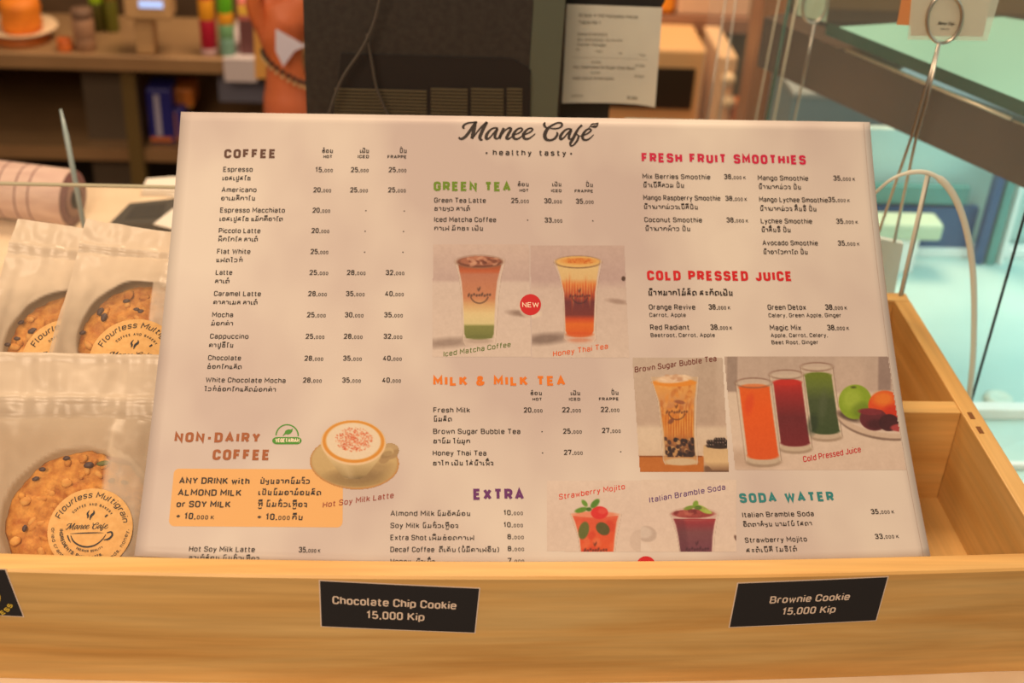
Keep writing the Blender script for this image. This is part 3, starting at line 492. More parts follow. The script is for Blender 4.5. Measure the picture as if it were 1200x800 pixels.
# ---------------------------------------------------------------- paints
M_wood_front = wood('pale_wood_front', rgb(224, 168, 94), rgb(239, 191, 118), rgb(246, 205, 136), 0)
M_wood_side = wood('pale_wood_side', rgb(218, 166, 94), rgb(230, 182, 110), rgb(238, 194, 126), 1)
M_end = principled('end_grain', rgb(120, 74, 34), 0.8)
M_paper = noisy('menu_paper', rgb(201, 193, 186), rgb(179, 166, 164), 11, 0.42, (1, .7, .7), 0, 3, 0, 0.3)  # mottle puts the dappled shadow pattern into the paper colour, as print
M_ink = {k: principled('ink_' + k, rgb(*c), 0.5) for k, c in dict(k=(38, 29, 27), brown=(78, 46, 34), olive=(92, 124, 8), crimson=(180, 18, 62), red=(184, 14, 26), rust=(146, 80, 38),
     cream=(226, 212, 190), orange=(204, 106, 12), purple=(92, 36, 100), teal=(42, 118, 122), crust=(136, 54, 42), cgreen=(82, 102, 38), corange=(196, 84, 30), cred=(192, 56, 40), cpurple=(80, 46, 110), cbrown=(98, 36, 30), cred2=(170, 28, 38)).items()}
M_tan = principled('print_tan', rgb(208, 160, 100), 0.5)
M_badge = principled('print_red', rgb(180, 12, 22), 0.5)
M_green = principled('print_green', rgb(62, 130, 36), 0.5)
M_pic = attr_mat('print_picture', 0.5)
M_black = principled('label_black', rgb(42, 40, 42), 0.35, 0, .5)
M_cream = principled('label_cream', rgb(236, 214, 196), 0.5)
M_white = principled('off_white', rgb(238, 232, 222), 0.5)
M_kraft = noisy('kraft_paper', rgb(222, 178, 116), rgb(212, 166, 104), 300, 0.7)
M_steel = principled('brushed_steel', rgb(196, 186, 172), 0.28, 1.0)
# ---------------------------------------------------------------- the wooden tray with its bowed front board
Z0, Z1 = -0.0775, 0.0
def bow(x): return -0.0072 * max(0.0, 1 - (x / 0.285) ** 2)
tray = empty('wooden_tray', (0, 0.15, Z0), 'pale pine tray divided into compartments, filling the foreground under the menu', 'tray')
V = []; F = []; n = 60; XA, XB = -0.62, 0.3085
for i in range(n + 1):
    x = XA + (XB - XA) * i / n; b = bow(x)
    for y, z in ((0.0, Z0), (0.0, Z1 - .0012), (0.0012, Z1), (0.0125, Z1), (0.0135, Z1 - .001), (0.0135, Z0)): V.append((x, y + b, z))
for i in range(n):
    for k in range(6): F.append((i * 6 + k, (i + 1) * 6 + k, (i + 1) * 6 + (k + 1) % 6, i * 6 + (k + 1) % 6))
F.append(tuple(range(5, -1, -1))); F.append(tuple(n * 6 + k for k in range(6)))
o = mesh('front_panel', V, F, M_wood_front, tray)
box('side_panel', (0.2963, 0.0136, Z0), (0.3083, 0.289, Z1), M_wood_side, tray, .0008)
box('side_panel', (-0.62, 0.0136, Z0), (-0.608, 0.289, Z1), M_wood_side, tray, .0008)
box('back_panel', (-0.62, 0.2892, Z0), (0.3083, 0.3005, Z1), M_wood_front, tray, .0008)
box('cross_divider', (-0.607, 0.1475, Z0), (0.2962, 0.1605, Z1 - .0004), M_wood_front, tray, .0008)
for xx in (-0.245, 0.03):
    box('compartment_divider', (xx - .005, 0.161, Z0), (xx + .005, 0.289, Z1 - .022), M_wood_side, tray, .0008)
box('tray_bottom', (-0.607, 0.0137, Z0), (0.2962, 0.289, Z0 + .008), M_wood_side, tray)
for yy in (0.1435, 0.128):
    box('dowel_end', (0.2995, yy - .0035, Z1 - .002), (0.3025, yy + .0035, Z1 + .0004), M_end, tray)
# name stickers on the front board
def on_front(px_list):
    out = []
    for x, y in px_list:
        p = at(x, y, -0.0005)
        for _ in range(6): p = at(x, y, bow(p.x))
        out.append((p.x, p.z))
    return out
def sticker(quad, text_rows, label, art=None):
    c = [np.array(q) for q in quad]           # TL TR BR BL in front board x, z
    e = (c[1] - c[0] + c[2] - c[3]) / 2; g = (c[0] - c[3] + c[1] - c[2]) / 2
    lab = []; V = []; F = []
    for lay, (grow, off) in enumerate(((0.0006, .0002), (0, .00035))):
        base = len(V); N = 12
        for i in range(N + 1):
            for j in range(2):
                a = i / N; t = c[3] * (1 - a) + c[2] * a; s = c[0] * (1 - a) + c[1] * a; p = s if j else t
                p = p + (a - .5) * 2 * grow * e / np.linalg.norm(e) + (1 if j else -1) * grow * g / np.linalg.norm(g)
                V.append((p[0], bow(p[0]) - off, p[1]))
        for i in range(N): F.append((base + 2 * i, base + 2 * i + 2, base + 2 * i + 3, base + 2 * i + 1))
    o = mesh('name_sticker', V, F, [M_cream, M_black], tray, [0] * 12 + [1] * 12); tag(o, label)
    V2 = []; F2 = []; MI = []
    for s, a0, a1, b, h in text_rows: write(V2, F2, MI, 0, 'W', s, a0, b, 0, h, a1 - a0)
    P = []
    for x, y in V2:
        p = c[3] * (1 - x) * (1 - y) + c[2] * x * (1 - y) + c[1] * x * y + c[0] * (1 - x) * y
        P.append((p[0], bow(p[0]) - .0006, p[1]))
    return o, P, F2, MI
STY['W'] = (.0, .14, 0)
def front_text(parent, quad, rows):
    c = [np.array(q) for q in quad]; V = []; F = []; MI = []; Wd = np.linalg.norm(c[1] - c[0]); Hd = np.linalg.norm(c[0] - c[3]); STY['W'] = (.155, .12, 0)
    for s, a0, a1, b, h in rows: write(V, F, MI, 0, 'W', s, a0 * Wd, b * Hd, 0, h * Hd, (a1 - a0) * Wd)
    P = []
    for x, y in V:
        x /= Wd; y /= Hd; p = c[3] * (1 - x) * (1 - y) + c[2] * x * (1 - y) + c[1] * x * y + c[0] * (1 - x) * y
        P.append((p[0], bow(p[0]) - .0006, p[1]))
    return mesh('lettering', P, F, M_cream, parent)
q1 = on_front([(375, 680), (561.5, 689), (556, 740.5), (377, 733)])
o, *_ = sticker(q1, [], 'black sticker reading Chocolate Chip Cookie 15,000 Kip'); front_text(o, q1, [('Chocolate Chip Cookie', .075, .865, .52, .175), ('15,000 Kip', .29, .665, .23, .175)])
q2 = on_front([(865, 683), (1040, 675.5), (1026, 726), (855, 734)])
o, *_ = sticker(q2, [], 'black sticker reading Brownie Cookie 15,000 Kip'); front_text(o, q2, [('Brownie Cookie', .235, .775, .52, .165), ('15,000 Kip', .335, .70, .24, .165)])
q3 = on_front([(-150, 662), (6, 667), (27, 721.5), (-130, 716)])
o, *_ = sticker(q3, [], 'black sticker with a round yellow flourless mark, cut off by the picture edge')
V = []; F = []; MI = []; c3 = [np.array(q) for q in q3]
cc = c3[3] * .13 + c3[2] * .87; cc = on_front([(-18, 697)])[0]
fan([(cc[0] + .0082 * math.cos(k * math.pi / 16), cc[1] + .0082 * math.sin(k * math.pi / 16)) for k in range(32)], V, F, MI, 0)
write_arc(V, F, MI, 0, 'b', 'SSELRUOLF'[::-1], cc[0], cc[1], .0150, 235, 112, .0027, True)
mesh('round_mark', [(x, bow(x) - .0006, z) for x, z in V], F, principled('mark_yellow', rgb(222, 190, 70), .5), o)

# ---------------------------------------------------------------- the menu
SW, SH = 428.6, 272.8
sp = [-0.197407, 0.036987, -0.001883, 0.600395, 0.428593, 0.008971, 0.010636, 0.272795]
def sheet_pt(u, v, h=0.0):     # millimetres on the sheet to a point in space: leaning, slightly twisted and sagging in the middle
    a = u / SW; b = v / SH; th = sp[3] + sp[1] * (a - .5); ro = sp[2]
    ex = Vector((1, 0, 0)); up = Vector((0, math.cos(th), math.sin(th))); n = ex.cross(up)
    e2 = ex * math.cos(ro) + up * math.sin(ro); u2 = up * math.cos(ro) - ex * math.sin(ro)
    bb = max(b, -.06)
    p = Vector((sp[0], .0175, 0)) + e2 * (u * sp[4] / SW) + u2 * (b * sp[7]) - n * ((sp[5] + (sp[6] - sp[5]) * a) * 4 * bb * (1 - bb))
    return p + n * (h / 1000.0)
menu = empty('menu_sheet', sheet_pt(SW / 2, 0), 'large laminated drinks menu leaning across the tray, headed Manee Café', 'menu')
def sheet_grid(name, u0, u1, v0, v1, h, mats, parent, nu=60, nv=44, thick=0.0):
    V = []; F = []
    for j in range(nv + 1):
        for i in range(nu + 1):
            u = u0 + (u1 - u0) * i / nu; vb = v0 if v0 > 0 else -5.5 - 6 * (1 - (u / SW * 2 - 1) ** 2)
            V.append(sheet_pt(u, vb + (v1 - vb) * j / nv, h))
    k = nu + 1
    for j in range(nv):
        for i in range(nu): F.append((j * k + i, j * k + i + 1, (j + 1) * k + i + 1, (j + 1) * k + i))
    o = mesh(name, V, F, mats, parent, smooth=True)
    if thick:
        md = o.modifiers.new('thickness', 'SOLIDIFY'); md.thickness = thick; md.offset = -1
    return o
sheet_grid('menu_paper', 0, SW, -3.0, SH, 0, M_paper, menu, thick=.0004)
M_film = principled('laminate_film', rgb(190, 178, 172), 0.35, 0, .3)
M_seam = principled('laminate_seam', rgb(150, 128, 120), 0.4)
sheet_grid('laminate_seam', SW - 4.2, SW - 4.0, -3.0, SH - 1, .06, M_seam, menu, 1, 44)
sheet_grid('laminate_seam', SW - .3, SW - .05, -3.0, SH, .02, M_seam, menu, 1, 44)
def printed(name, V, F, MI, keys, h, parent=menu, cut=0):
    if cut:      # slice large prints so that they follow the sag of the sheet
        bm = bmesh.new(); vs = [bm.verts.new((x, y, 0)) for x, y in V]
        for f in F: bm.faces.new([vs[i] for i in f])
        for k in range(0, 430, cut):
            for no in ((1, 0, 0), (0, 1, 0)): bmesh.ops.bisect_plane(bm, geom=bm.verts[:] + bm.edges[:] + bm.faces[:], plane_co=(k + .3, k + .3, 0), plane_no=no)
        bm.verts.index_update(); V = [(v.co.x, v.co.y) for v in bm.verts]; F = [tuple(v.index for v in f.verts) for f in bm.faces]; MI = [0] * len(F); bm.free()
    used = sorted(set(MI)); mats = [keys[i] for i in used]; remap = {i: k for k, i in enumerate(used)}
    return mesh(name, [sheet_pt(x, y, h) for x, y in V], F, mats, parent, [remap[i] for i in MI])
secs = {}
for sec, st, col, s, u, v, ang, size, L in TXT: secs.setdefault(sec, []).append((st, col, s, u, v, ang, size, L))
INK = sorted(M_ink); SECL = dict(coffee='brown COFFEE heading over eleven coffees with hot, iced and frappe prices', green_tea='olive GREEN TEA heading over two drinks', smoothies='crimson FRESH FRUIT SMOOTHIES heading over seven smoothies',
  juice='red COLD PRESSED JUICE heading over four juices', non_dairy='rust NON-DAIRY COFFEE heading and the almond and soy milk offer', milk='orange MILK & MILK TEA heading over three drinks', extra='purple EXTRA heading over five add-ons',
  soda='teal SODA WATER heading over two sodas', captions='slanted handwritten captions beside the drink pictures', logo='dark brush lettering Manee Café with healthy tasty below', badge='cream NEW in the red disc', veg='VEGETARIAN in the green pill')
caps = secs.pop('captions')
for c_ in caps: secs['caption: ' + c_[2]] = [c_]
secs['tagline'] = secs['logo']; secs['logo'] = []
SECL['tagline'] = 'small spaced words healthy tasty between two dots'; SECL['logo'] = 'dark brush lettering Manee Café with a leaf for its accent'
for sec, L in secs.items():
    V = []; F = []; MI = []
    for st, col, s, u, v, ang, size, Lm in L: write(V, F, MI, INK.index(col), st, s, u, v, ang, size, Lm)
    if sec == 'logo':
        for stv in LOGO:
            P, W_ = ribs(stv); ribbon(P, [w_ * 1.22 for w_ in W_], False, V, F, MI, INK.index('k'))
        fan(LEAF, V, F, MI, INK.index('k'))
    if sec == 'tagline':
        for d in DOTS: fan(d, V, F, MI, INK.index('k'))
    o = printed('menu_lettering', V, F, MI, [M_ink[k] for k in INK], .16); tag(o, SECL.get(sec, 'slanted handwritten ' + sec))
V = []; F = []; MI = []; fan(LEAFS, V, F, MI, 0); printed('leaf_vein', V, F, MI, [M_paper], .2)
V = []; F = []; MI = []; fan(BOXP, V, F, MI, 0); tag(printed('offer_panel', V, F, MI, [M_tan], .05, cut=6), 'orange-tan rounded panel behind the milk offer')
V = []; F = []; MI = []; fan(NEWC, V, F, MI, 0); tag(printed('badge_disc', V, F, MI, [M_badge], .12), 'red NEW disc between the two tea pictures')
V = []; F = []; MI = []; fan(NEWC2, V, F, MI, 0); tag(printed('badge_disc', V, F, MI, [M_badge], .12), 'red disc cut by the front board')
V = []; F = []; MI = []; fan(VEGP, V, F, MI, 0); ribbon(VEGA, .75, False, V, F, MI, 0); fan(VEGL, V, F, MI, 0); tag(printed('vegetarian_mark', V, F, MI, [M_green], .12), 'green vegetarian mark with a leaf under an arch')
# pictures printed on the menu, painted cell by cell into colour attributes
RS = np.random.RandomState(5)
def vnoise(h, w, cell):
    gh, gw = int(h / cell) + 3, int(w / cell) + 3; g = RS.rand(gh, gw); y = np.arange(h) / cell; x = np.arange(w) / cell
    yi = y.astype(int); xi = x.astype(int); fy = (y - yi)[:, None]; fx = (x - xi)[None, :]; fy = fy * fy * (3 - 2 * fy); fx = fx * fx * (3 - 2 * fx)
    return (g[yi][:, xi] * (1 - fy) * (1 - fx) + g[yi + 1][:, xi] * fy * (1 - fx) + g[yi][:, xi + 1] * (1 - fy) * fx + g[yi + 1][:, xi + 1] * fy * fx)
class Pic:
    def __init__(s, x0, y0, x1, y1, step):
        s.x = np.arange(x0, x1 + step * .5, step); s.y = np.arange(y0, y1 + step * .5, step); s.X, s.Y = np.meshgrid(s.x, s.y)
        s.h, s.w = s.X.shape; s.a = np.zeros((s.h, s.w, 3)); s.al = np.ones((s.h, s.w)); s.step = step
    def put(s, m, c):
        m = np.clip(m, 0, 1)[..., None]; s.a = s.a * (1 - m) + np.asarray(c, float) * m
    def ell(s, cx, cy, rx, ry, rot=0, soft=None):
        ca, sa = math.cos(math.radians(rot)), math.sin(math.radians(rot)); dx = s.X - cx; dy = s.Y - cy
        a = (dx * ca + dy * sa) / rx; b = (-dx * sa + dy * ca) / ry; r = np.sqrt(a * a + b * b) + 1e-9
        return np.clip((1 - r) * min(rx, ry) / (soft or s.step * 1.3) + .5, 0, 1)
    def prof(s, rows, soft=None):
        ys = [r[0] for r in rows]; xl = np.interp(s.y, ys, [r[1] for r in rows])[:, None]; xr = np.interp(s.y, ys, [r[2] for r in rows])[:, None]
        k = soft or s.step * 1.3; ins = ((s.y >= ys[0]) & (s.y <= ys[-1]))[:, None]
        return np.clip((s.X - xl) / k + .5, 0, 1) * np.clip((xr - s.X) / k + .5, 0, 1) * ins
    def grad(s, stops):
        ys = [r[0] for r in stops]; return np.stack([np.interp(s.Y, ys, [r[1][k] for r in stops]) for k in range(3)], -1)
    def noise(s, amp, cell): s.a += (vnoise(s.h, s.w, cell)[..., None] - .5) * 2 * amp
    def rect(s, x0, y0, x1, y1, soft=None):
        k = soft or s.step; return np.clip((s.X - x0) / k + .5, 0, 1) * np.clip((x1 - s.X) / k + .5, 0, 1) * np.clip((s.Y - y0) / k + .5, 0, 1) * np.clip((y1 - s.Y) / k + .5, 0, 1)
    def place(s, name, quad, label, h=.08):
        ix = (s.X - s.x[0]) / (s.x[-1] - s.x[0]); iy = (s.Y - s.y[0]) / (s.y[-1] - s.y[0]); q = [np.array(p) for p in quad]  # BL BR TR TL
        P = q[3][None, None] * ((1 - ix) * (1 - iy))[..., None] + q[2][None, None] * (ix * (1 - iy))[..., None] + q[1][None, None] * (ix * iy)[..., None] + q[0][None, None] * ((1 - ix) * iy)[..., None]
        V = [sheet_pt(p[0], p[1], h) for p in P.reshape(-1, 2)]; F = []
        for j in range(s.h - 1):
            for i in range(s.w - 1):
                if min(s.al[j, i], s.al[j, i + 1], s.al[j + 1, i], s.al[j + 1, i + 1]) > .5 and P[j, i + 1, 0] < SW - 4.2 and P[j + 1, i, 1] > -2.5: k = j * s.w + i; F.append((k, k + s.w, k + s.w + 1, k + 1))
        c = np.clip(s.a, 0, 255) / 255.; c = np.where(c <= .04045, c / 12.92, ((c + .055) / 1.055) ** 2.4) * .66
        col = np.concatenate([c.reshape(-1, 3), np.ones((s.h * s.w, 1))], 1)
        return tag(mesh(name, V, F, M_pic, menu, uvcol=col), label)
def small_logo(p, cx, cy, s, c=(60, 40, 36), k=.7):
    for i in range(9): p.put(p.ell(cx - 6.2 * s + i * 1.55 * s, cy + .4 * s * math.sin(i * 2.3), .62 * s, (1.2 if i in (0, 5) else .8) * s, 20) * k, c)
    for i in range(-7, 8):
        a = i / 7 * 1.25; p.put(p.ell(cx + 5.2 * s * math.sin(a), cy + 1.0 * s + 5.0 * s * math.cos(a) - 1.2 * s, .45 * s, .45 * s) * k, c)
    p.put(p.ell(cx, cy - 3.6 * s, .5 * s, 1.3 * s, 20) * k, c); p.put(p.ell(cx - .9 * s, cy - 3.3 * s, .4 * s, 1 * s, -20) * k * .7, c)
def glass_edges(p, rows, c=(232, 218, 206), dark=(120, 96, 84), wd=5, k=.75):
    for f in (0, 1):
        r = [(y, (xl if f == 0 else xr) - wd / 2, (xl if f == 0 else xr) + wd / 2) for y, xl, xr in rows]; p.put(p.prof(r, 3) * k, c)
        r = [(y, a - (wd * .6 if f == 0 else -wd), a - (wd * .1 if f == 0 else -wd * 1.4)) for y, a, b in [(yy, (xl if f == 0 else xr), 0) for yy, xl, xr in rows]]; p.put(p.prof(r, 2.5) * .35, dark)
BG = (206, 184, 180)
# iced matcha coffee
p = Pic(30, 32, 615, 690, 4.2); p.a[:] = p.grad([(32, (214, 194, 188)), (240, (200, 178, 176)), (262, (218, 202, 196)), (690, (224, 208, 200))])
p.put(p.ell(120, 610, 150, 26, -4, 30) * .65, (132, 112, 104)); p.put(p.ell(560, 440, 80, 18, 5, 16) * .7, (128, 104, 94)); p.put(p.ell(610, 400, 70, 70, 0, 12) * .8, (226, 208, 196)); p.noise(3, 5)
R = [(120, 168, 452), (150, 170, 450), (220, 190, 432), (330, 205, 416), (560, 212, 402), (600, 215, 398), (625, 225, 390)]
p.put(p.prof(R, 6) * .55, (226, 208, 198)); p.put(p.ell(305, 604, 92, 24, 0, 8) * .8, (214, 196, 186)); p.put(p.ell(305, 600, 70, 14, 0, 8) * .5, (170, 150, 140))
Ri = [(150, 184, 438), (185, 190, 428), (250, 204, 412), (340, 212, 402), (560, 220, 392), (585, 232, 380)]
p.put(p.prof(Ri), p.grad([(150, (150, 82, 52)), (190, (196, 96, 52)), (210, (192, 124, 98)), (350, (206, 138, 100)), (385, (218, 174, 124)), (440, (232, 212, 160)), (500, (224, 212, 160)), (515, (134, 140, 74)), (590, (116, 124, 62))]))
p.put(p.ell(305, 578, 72, 14, 0, 8) * .8, (112, 120, 60)); p.put(p.ell(310, 136, 135, 34), (120, 66, 48)); p.put(p.ell(310, 130, 118, 26), (172, 108, 84))
for i in range(26): p.put(p.ell(310 + RS.uniform(-95, 95), 130 + RS.uniform(-20, 20), RS.uniform(10, 24), RS.uniform(5, 12), RS.uniform(-40, 40)) * .7, [(216, 164, 138), (110, 52, 36), (196, 132, 104)][i % 3])
glass_edges(p, R); p.put((p.ell(308, 134, 144, 40) - p.ell(308, 134, 139, 36)) * .8, (150, 116, 96)); small_logo(p, 308, 332, 10); p.noise(3, 2); p.al = ((p.X > 36 - (p.Y - 32) * .009) & (p.X < 601 + (p.Y - 38) * .018)).astype(float)
p.place('menu_picture', PICQ['matcha'], 'printed picture of a glass of iced matcha coffee')
# honey thai tea
p = Pic(600, 38, 1192, 695, 4.2); p.a[:] = p.grad([(38, (206, 184, 180)), (240, (196, 172, 172)), (300, (214, 196, 190)), (695, (222, 206, 198))])
p.put(p.ell(700, 585, 130, 30, -5, 30) * .75, (118, 98, 92)); p.put(p.ell(1120, 368, 60, 14, 8, 14) * .6, (150, 124, 114)); p.put(p.ell(1154, 234, 12, 14), (84, 60, 52)); p.put(p.ell(612, 440, 60, 26, 0, 12) * .8, (236, 222, 208)); p.noise(3, 5)
R = [(125, 746, 1024), (150, 750, 1020), (220, 778, 1006), (320, 800, 992), (540, 808, 984), (580, 806, 990), (605, 826, 972)]
p.put(p.prof(R, 6) * .5, (228, 206, 192)); p.put(p.ell(898, 588, 92, 28, 0, 8) * .8, (222, 190, 176))
Ri = [(140, 758, 1012), (220, 784, 1000), (320, 806, 986), (540, 814, 978), (562, 826, 966)]
p.put(p.prof(Ri), p.grad([(140, (232, 206, 150)), (235, (228, 196, 140)), (270, (226, 134, 66)), (330, (168, 70, 48)), (370, (112, 44, 52)), (445, (124, 46, 44)), (470, (206, 76, 34)), (500, (228, 112, 30)), (565, (224, 96, 28))]))
for i in range(22): x = 812 + i * 8; p.put(p.ell(x, RS.uniform(270, 350), 3, RS.uniform(25, 60), 0, 5) * .75, [(232, 170, 104), (208, 78, 30)][i % 2])
p.put(p.ell(896, 560, 76, 16, 0, 8) * .9, (220, 92, 30)); p.put(p.ell(896, 592, 60, 12, 0, 8) * .6, (212, 128, 96)); p.put(p.ell(886, 134, 134, 33), (236, 196, 122)); p.put(p.ell(890, 130, 90, 18, 0, 16) * .7, (222, 120, 36)); p.put((p.ell(886, 136, 138, 38) - p.ell(886, 134, 133, 33)) * .8, (110, 74, 54))
for i in range(40): p.put(p.ell(890 + RS.uniform(-80, 80), 130 + RS.uniform(-16, 14), 3, 2) * .7, (196, 84, 22))
glass_edges(p, R); small_logo(p, 898, 336, 9, (70, 30, 40)); p.noise(3, 2); p.al = ((p.X > 605 + (p.Y - 38) * .018) & (p.X < 1160 + (p.Y - 42) * .046)).astype(float)
p.place('menu_picture', PICQ['thai'], 'printed picture of a layered glass of honey thai tea')
# brown sugar bubble tea
p = Pic(30, 48, 640, 762, 4.6); p.a[:] = p.grad([(48, (204, 188, 176)), (470, (200, 178, 164)), (500, (222, 204, 186)), (660, (220, 198, 178)), (762, (190, 150, 110))])
p.put(p.rect(430, 48, 560, 470, 30) * .35, (176, 156, 142)); p.put(p.rect(30, 665, 480, 770, 4), (196, 116, 48)); p.put(p.rect(30, 662, 470, 672, 4), (150, 84, 36)); p.put(p.rect(482, 725, 640, 770, 14) * .8, (104, 74, 60)); p.put(p.ell(150, 560, 130, 90, 0, 40) * .4, (232, 216, 198)); p.noise(3, 5)
R = [(170, 146, 444), (230, 166, 440), (320, 192, 432), (520, 216, 428), (690, 226, 440), (718, 240, 436)]
p.put(p.prof(R, 6) * .6, (214, 186, 150)); p.put(p.ell(338, 700, 104, 22, 0, 6) * .9, (216, 196, 166))
Ri = [(200, 158, 432), (250, 176, 430), (330, 204, 420), (520, 230, 416), (660, 240, 424), (672, 254, 410)]
p.put(p.prof(Ri), p.grad([(200, (228, 148, 58)), (230, (232, 168, 88)), (300, (220, 160, 96)), (360, (206, 140, 86)), (430, (218, 138, 52)), (530, (206, 130, 60)), (600, (150, 100, 66)), (670, (90, 62, 54))]))
for i in range(60): p.put(p.ell(RS.uniform(200, 415), RS.uniform(210, 420), RS.uniform(4, 18), RS.uniform(8, 30), RS.uniform(-30, 30), 8) * .45 * p.prof(Ri), [(246, 190, 110), (190, 104, 40), (232, 150, 60)][i % 3])
for i in range(24): x = 235 + i * 8; p.put(p.ell(x, RS.uniform(430, 520), 3, RS.uniform(30, 70), 0, 4) * .6 * p.prof(Ri), [(240, 186, 104), (184, 84, 24)][i % 2])
for i in range(75): p.put(p.ell(RS.uniform(238, 424), 540 + 130 * RS.rand() ** .7, RS.uniform(10, 17), RS.uniform(9, 14), RS.uniform(0, 90), 5) * p.prof(Ri), [(62, 40, 40), (84, 56, 50), (48, 32, 36), (196, 150, 100)][i % 4])
p.put(p.ell(295, 206, 136, 26), (234, 150, 52)); p.put(p.ell(290, 184, 110, 26, -4, 8), (236, 206, 176))
for i in range(16): p.put(p.ell(290 + RS.uniform(-90, 90), 182 + RS.uniform(-22, 14), RS.uniform(10, 22), RS.uniform(6, 12), RS.uniform(-40, 40)) * .6, [(248, 226, 200), (206, 160, 128)][i % 2])
glass_edges(p, R); small_logo(p, 312, 392, 10, (84, 44, 30)); p.put(p.ell(330, 330, 34, 12, 10, 6) * .6, (120, 60, 50)); p.put(p.ell(275, 450, 22, 14, -40, 6) * .7, (110, 60, 50))
bo = [(600, 480, 660), (640, 476, 660), (700, 486, 660), (748, 530, 660)]
p.put(p.prof(bo, 5), p.grad([(600, (216, 186, 146)), (700, (226, 196, 152)), (750, (150, 116, 88))])); p.put(p.ell(565, 606, 68, 14, 4), (50, 36, 36))
for i in range(16): p.put(p.ell(510 + (i % 8) * 16, 600 - (i // 8) * 22 - (14 if 2 < i % 8 < 7 else 0), 13, 13), [(54, 38, 38), (36, 26, 28)][i % 2]); p.put(p.ell(506 + (i % 8) * 16, 595 - (i // 8) * 22 - (14 if 2 < i % 8 < 7 else 0), 3, 3), (180, 160, 150))
p.noise(3, 2); p.al = ((p.X > 30 + (p.Y - 48) * .067) & (p.X < 600 + (p.Y - 48) * .057)).astype(float); p.place('menu_picture', PICQ['bubble'], 'printed picture of brown sugar bubble tea beside a bowl of pearls')
# cold pressed juices (picture frame skewed in the zoom: x shifts with y)
p = Pic(40, 38, 1170, 705, 5.0); p.a[:] = p.grad([(38, (196, 178, 168)), (240, (200, 180, 170)), (265, (226, 210, 196)), (700, (224, 204, 192))])
p.put(p.rect(945, 38, 1020, 240, 12) * .8, (146, 126, 122)); p.put(p.rect(60, 38, 120, 248, 8) * .7, (150, 132, 124)); p.put(p.rect(700, 38, 860, 230, 40) * .3, (220, 200, 188)); p.put(p.ell(200, 640, 160, 60, 0, 50) * .4, (170, 140, 120)); p.noise(3, 6)
def cyl(x0, y0, x1, y1, r, ry, cs, liq):
    G_ = [(y0, x0 - r, x0 + r), (y1, x1 - r, x1 + r)]
    p.put(p.prof(G_, 5) * .55, (214, 200, 184)); p.put(p.ell(x1, y1, r, ry), (204, 186, 168)); p.put((p.ell(x1, y1 + 8, r, ry) - p.ell(x1, y1 - 2, r * .92, ry * .8)) * .6, (148, 126, 108))
    f = (liq - y0) / (y1 - y0); xa = x0 + (x1 - x0) * f; xb = x1; L_ = [(liq, xa - r + 17, xa + r - 15), (y1 - 28, xb - r + 12, xb + r - 16)]
    c = p.grad(cs); sh = 1 - .22 * np.clip((p.X - np.interp(p.y, [y0, y1], [x0, x1])[:, None]) / r, -1, 1)[..., None] * 0
    p.put(p.ell(xb - 2, y1 - 28, r - 14, ry * .75), cs[-1][1]); p.put(p.prof(L_), c); p.put(p.ell(xa, liq, r - 16, ry * .7), cs[0][1])
    for dx, k, cc in ((-r + 4, .7, (232, 218, 200)), (r - 6, .7, (226, 210, 192)), (-r - 1, .4, (120, 90, 80)), (r, .45, (110, 84, 76))):
        p.put(p.prof([(y0, x0 + dx - 2.5, x0 + dx + 2.5), (y1, x1 + dx - 2.5, x1 + dx + 2.5)], 4) * k, cc)
    p.put((p.ell(x0, y0, r + 3, ry + 2) - p.ell(x0, y0, r - 4, ry - 5)) * .85, (132, 98, 84)); p.put(p.ell(x0, y0, r - 5, ry - 6) * .35, (214, 200, 186))
cyl(583, 100, 640, 508, 94, 26, [(150, (110, 130, 40)), (210, (104, 124, 52)), (300, (72, 88, 54)), (490, (62, 82, 48))], 150)
cyl(405, 146, 460, 576, 98, 28, [(185, (200, 46, 40)), (260, (160, 40, 44)), (400, (112, 34, 44)), (550, (120, 34, 44))], 192)
cyl(215, 196, 272, 650, 104, 30, [(215, (232, 100, 30)), (350, (236, 96, 24)), (620, (226, 92, 30))], 222)
p.put(p.ell(190, 320, 26, 60, 10, 20) * .4, (214, 56, 30)); p.put(p.ell(560, 440, 30, 60, 8, 20) * .6, (40, 56, 40)); p.put(p.ell(620, 330, 22, 90, 5, 20) * .4, (96, 108, 84))
p.put(p.ell(985, 400, 285, 122, 7), (214, 192, 176)); p.put(p.ell(990, 385, 262, 104, 7), (232, 216, 204)); p.put(p.ell(990, 400, 230, 84, 7, 20) * .5, (200, 176, 166))
p.put((p.ell(985, 410, 285, 122, 7) - p.ell(985, 398, 287, 120, 7)) * .7, (110, 86, 76)); p.put(p.ell(770, 395, 70, 22, 20, 16) * .8, (70, 52, 44))
p.put(p.ell(810, 308, 98, 102), (140, 172, 44)); p.put(p.ell(790, 290, 56, 62, 0, 40) * .7, (172, 200, 76)); p.put(p.ell(850, 360, 60, 50, 0, 30) * .5, (96, 122, 30)); p.put(p.ell(800, 222, 16, 7), (84, 96, 30))
p.put(p.ell(985, 330, 98, 88), (226, 84, 36)); p.put(p.ell(975, 290, 60, 40, 0, 30) * .8, (240, 140, 50)); p.put(p.ell(1030, 380, 60, 50, 0, 30) * .6, (198, 40, 30)); p.put(p.ell(1095, 350, 26, 88, -12), (226, 110, 40)); p.put(p.ell(1085, 370, 12, 70, -12) * .8, (190, 40, 28))
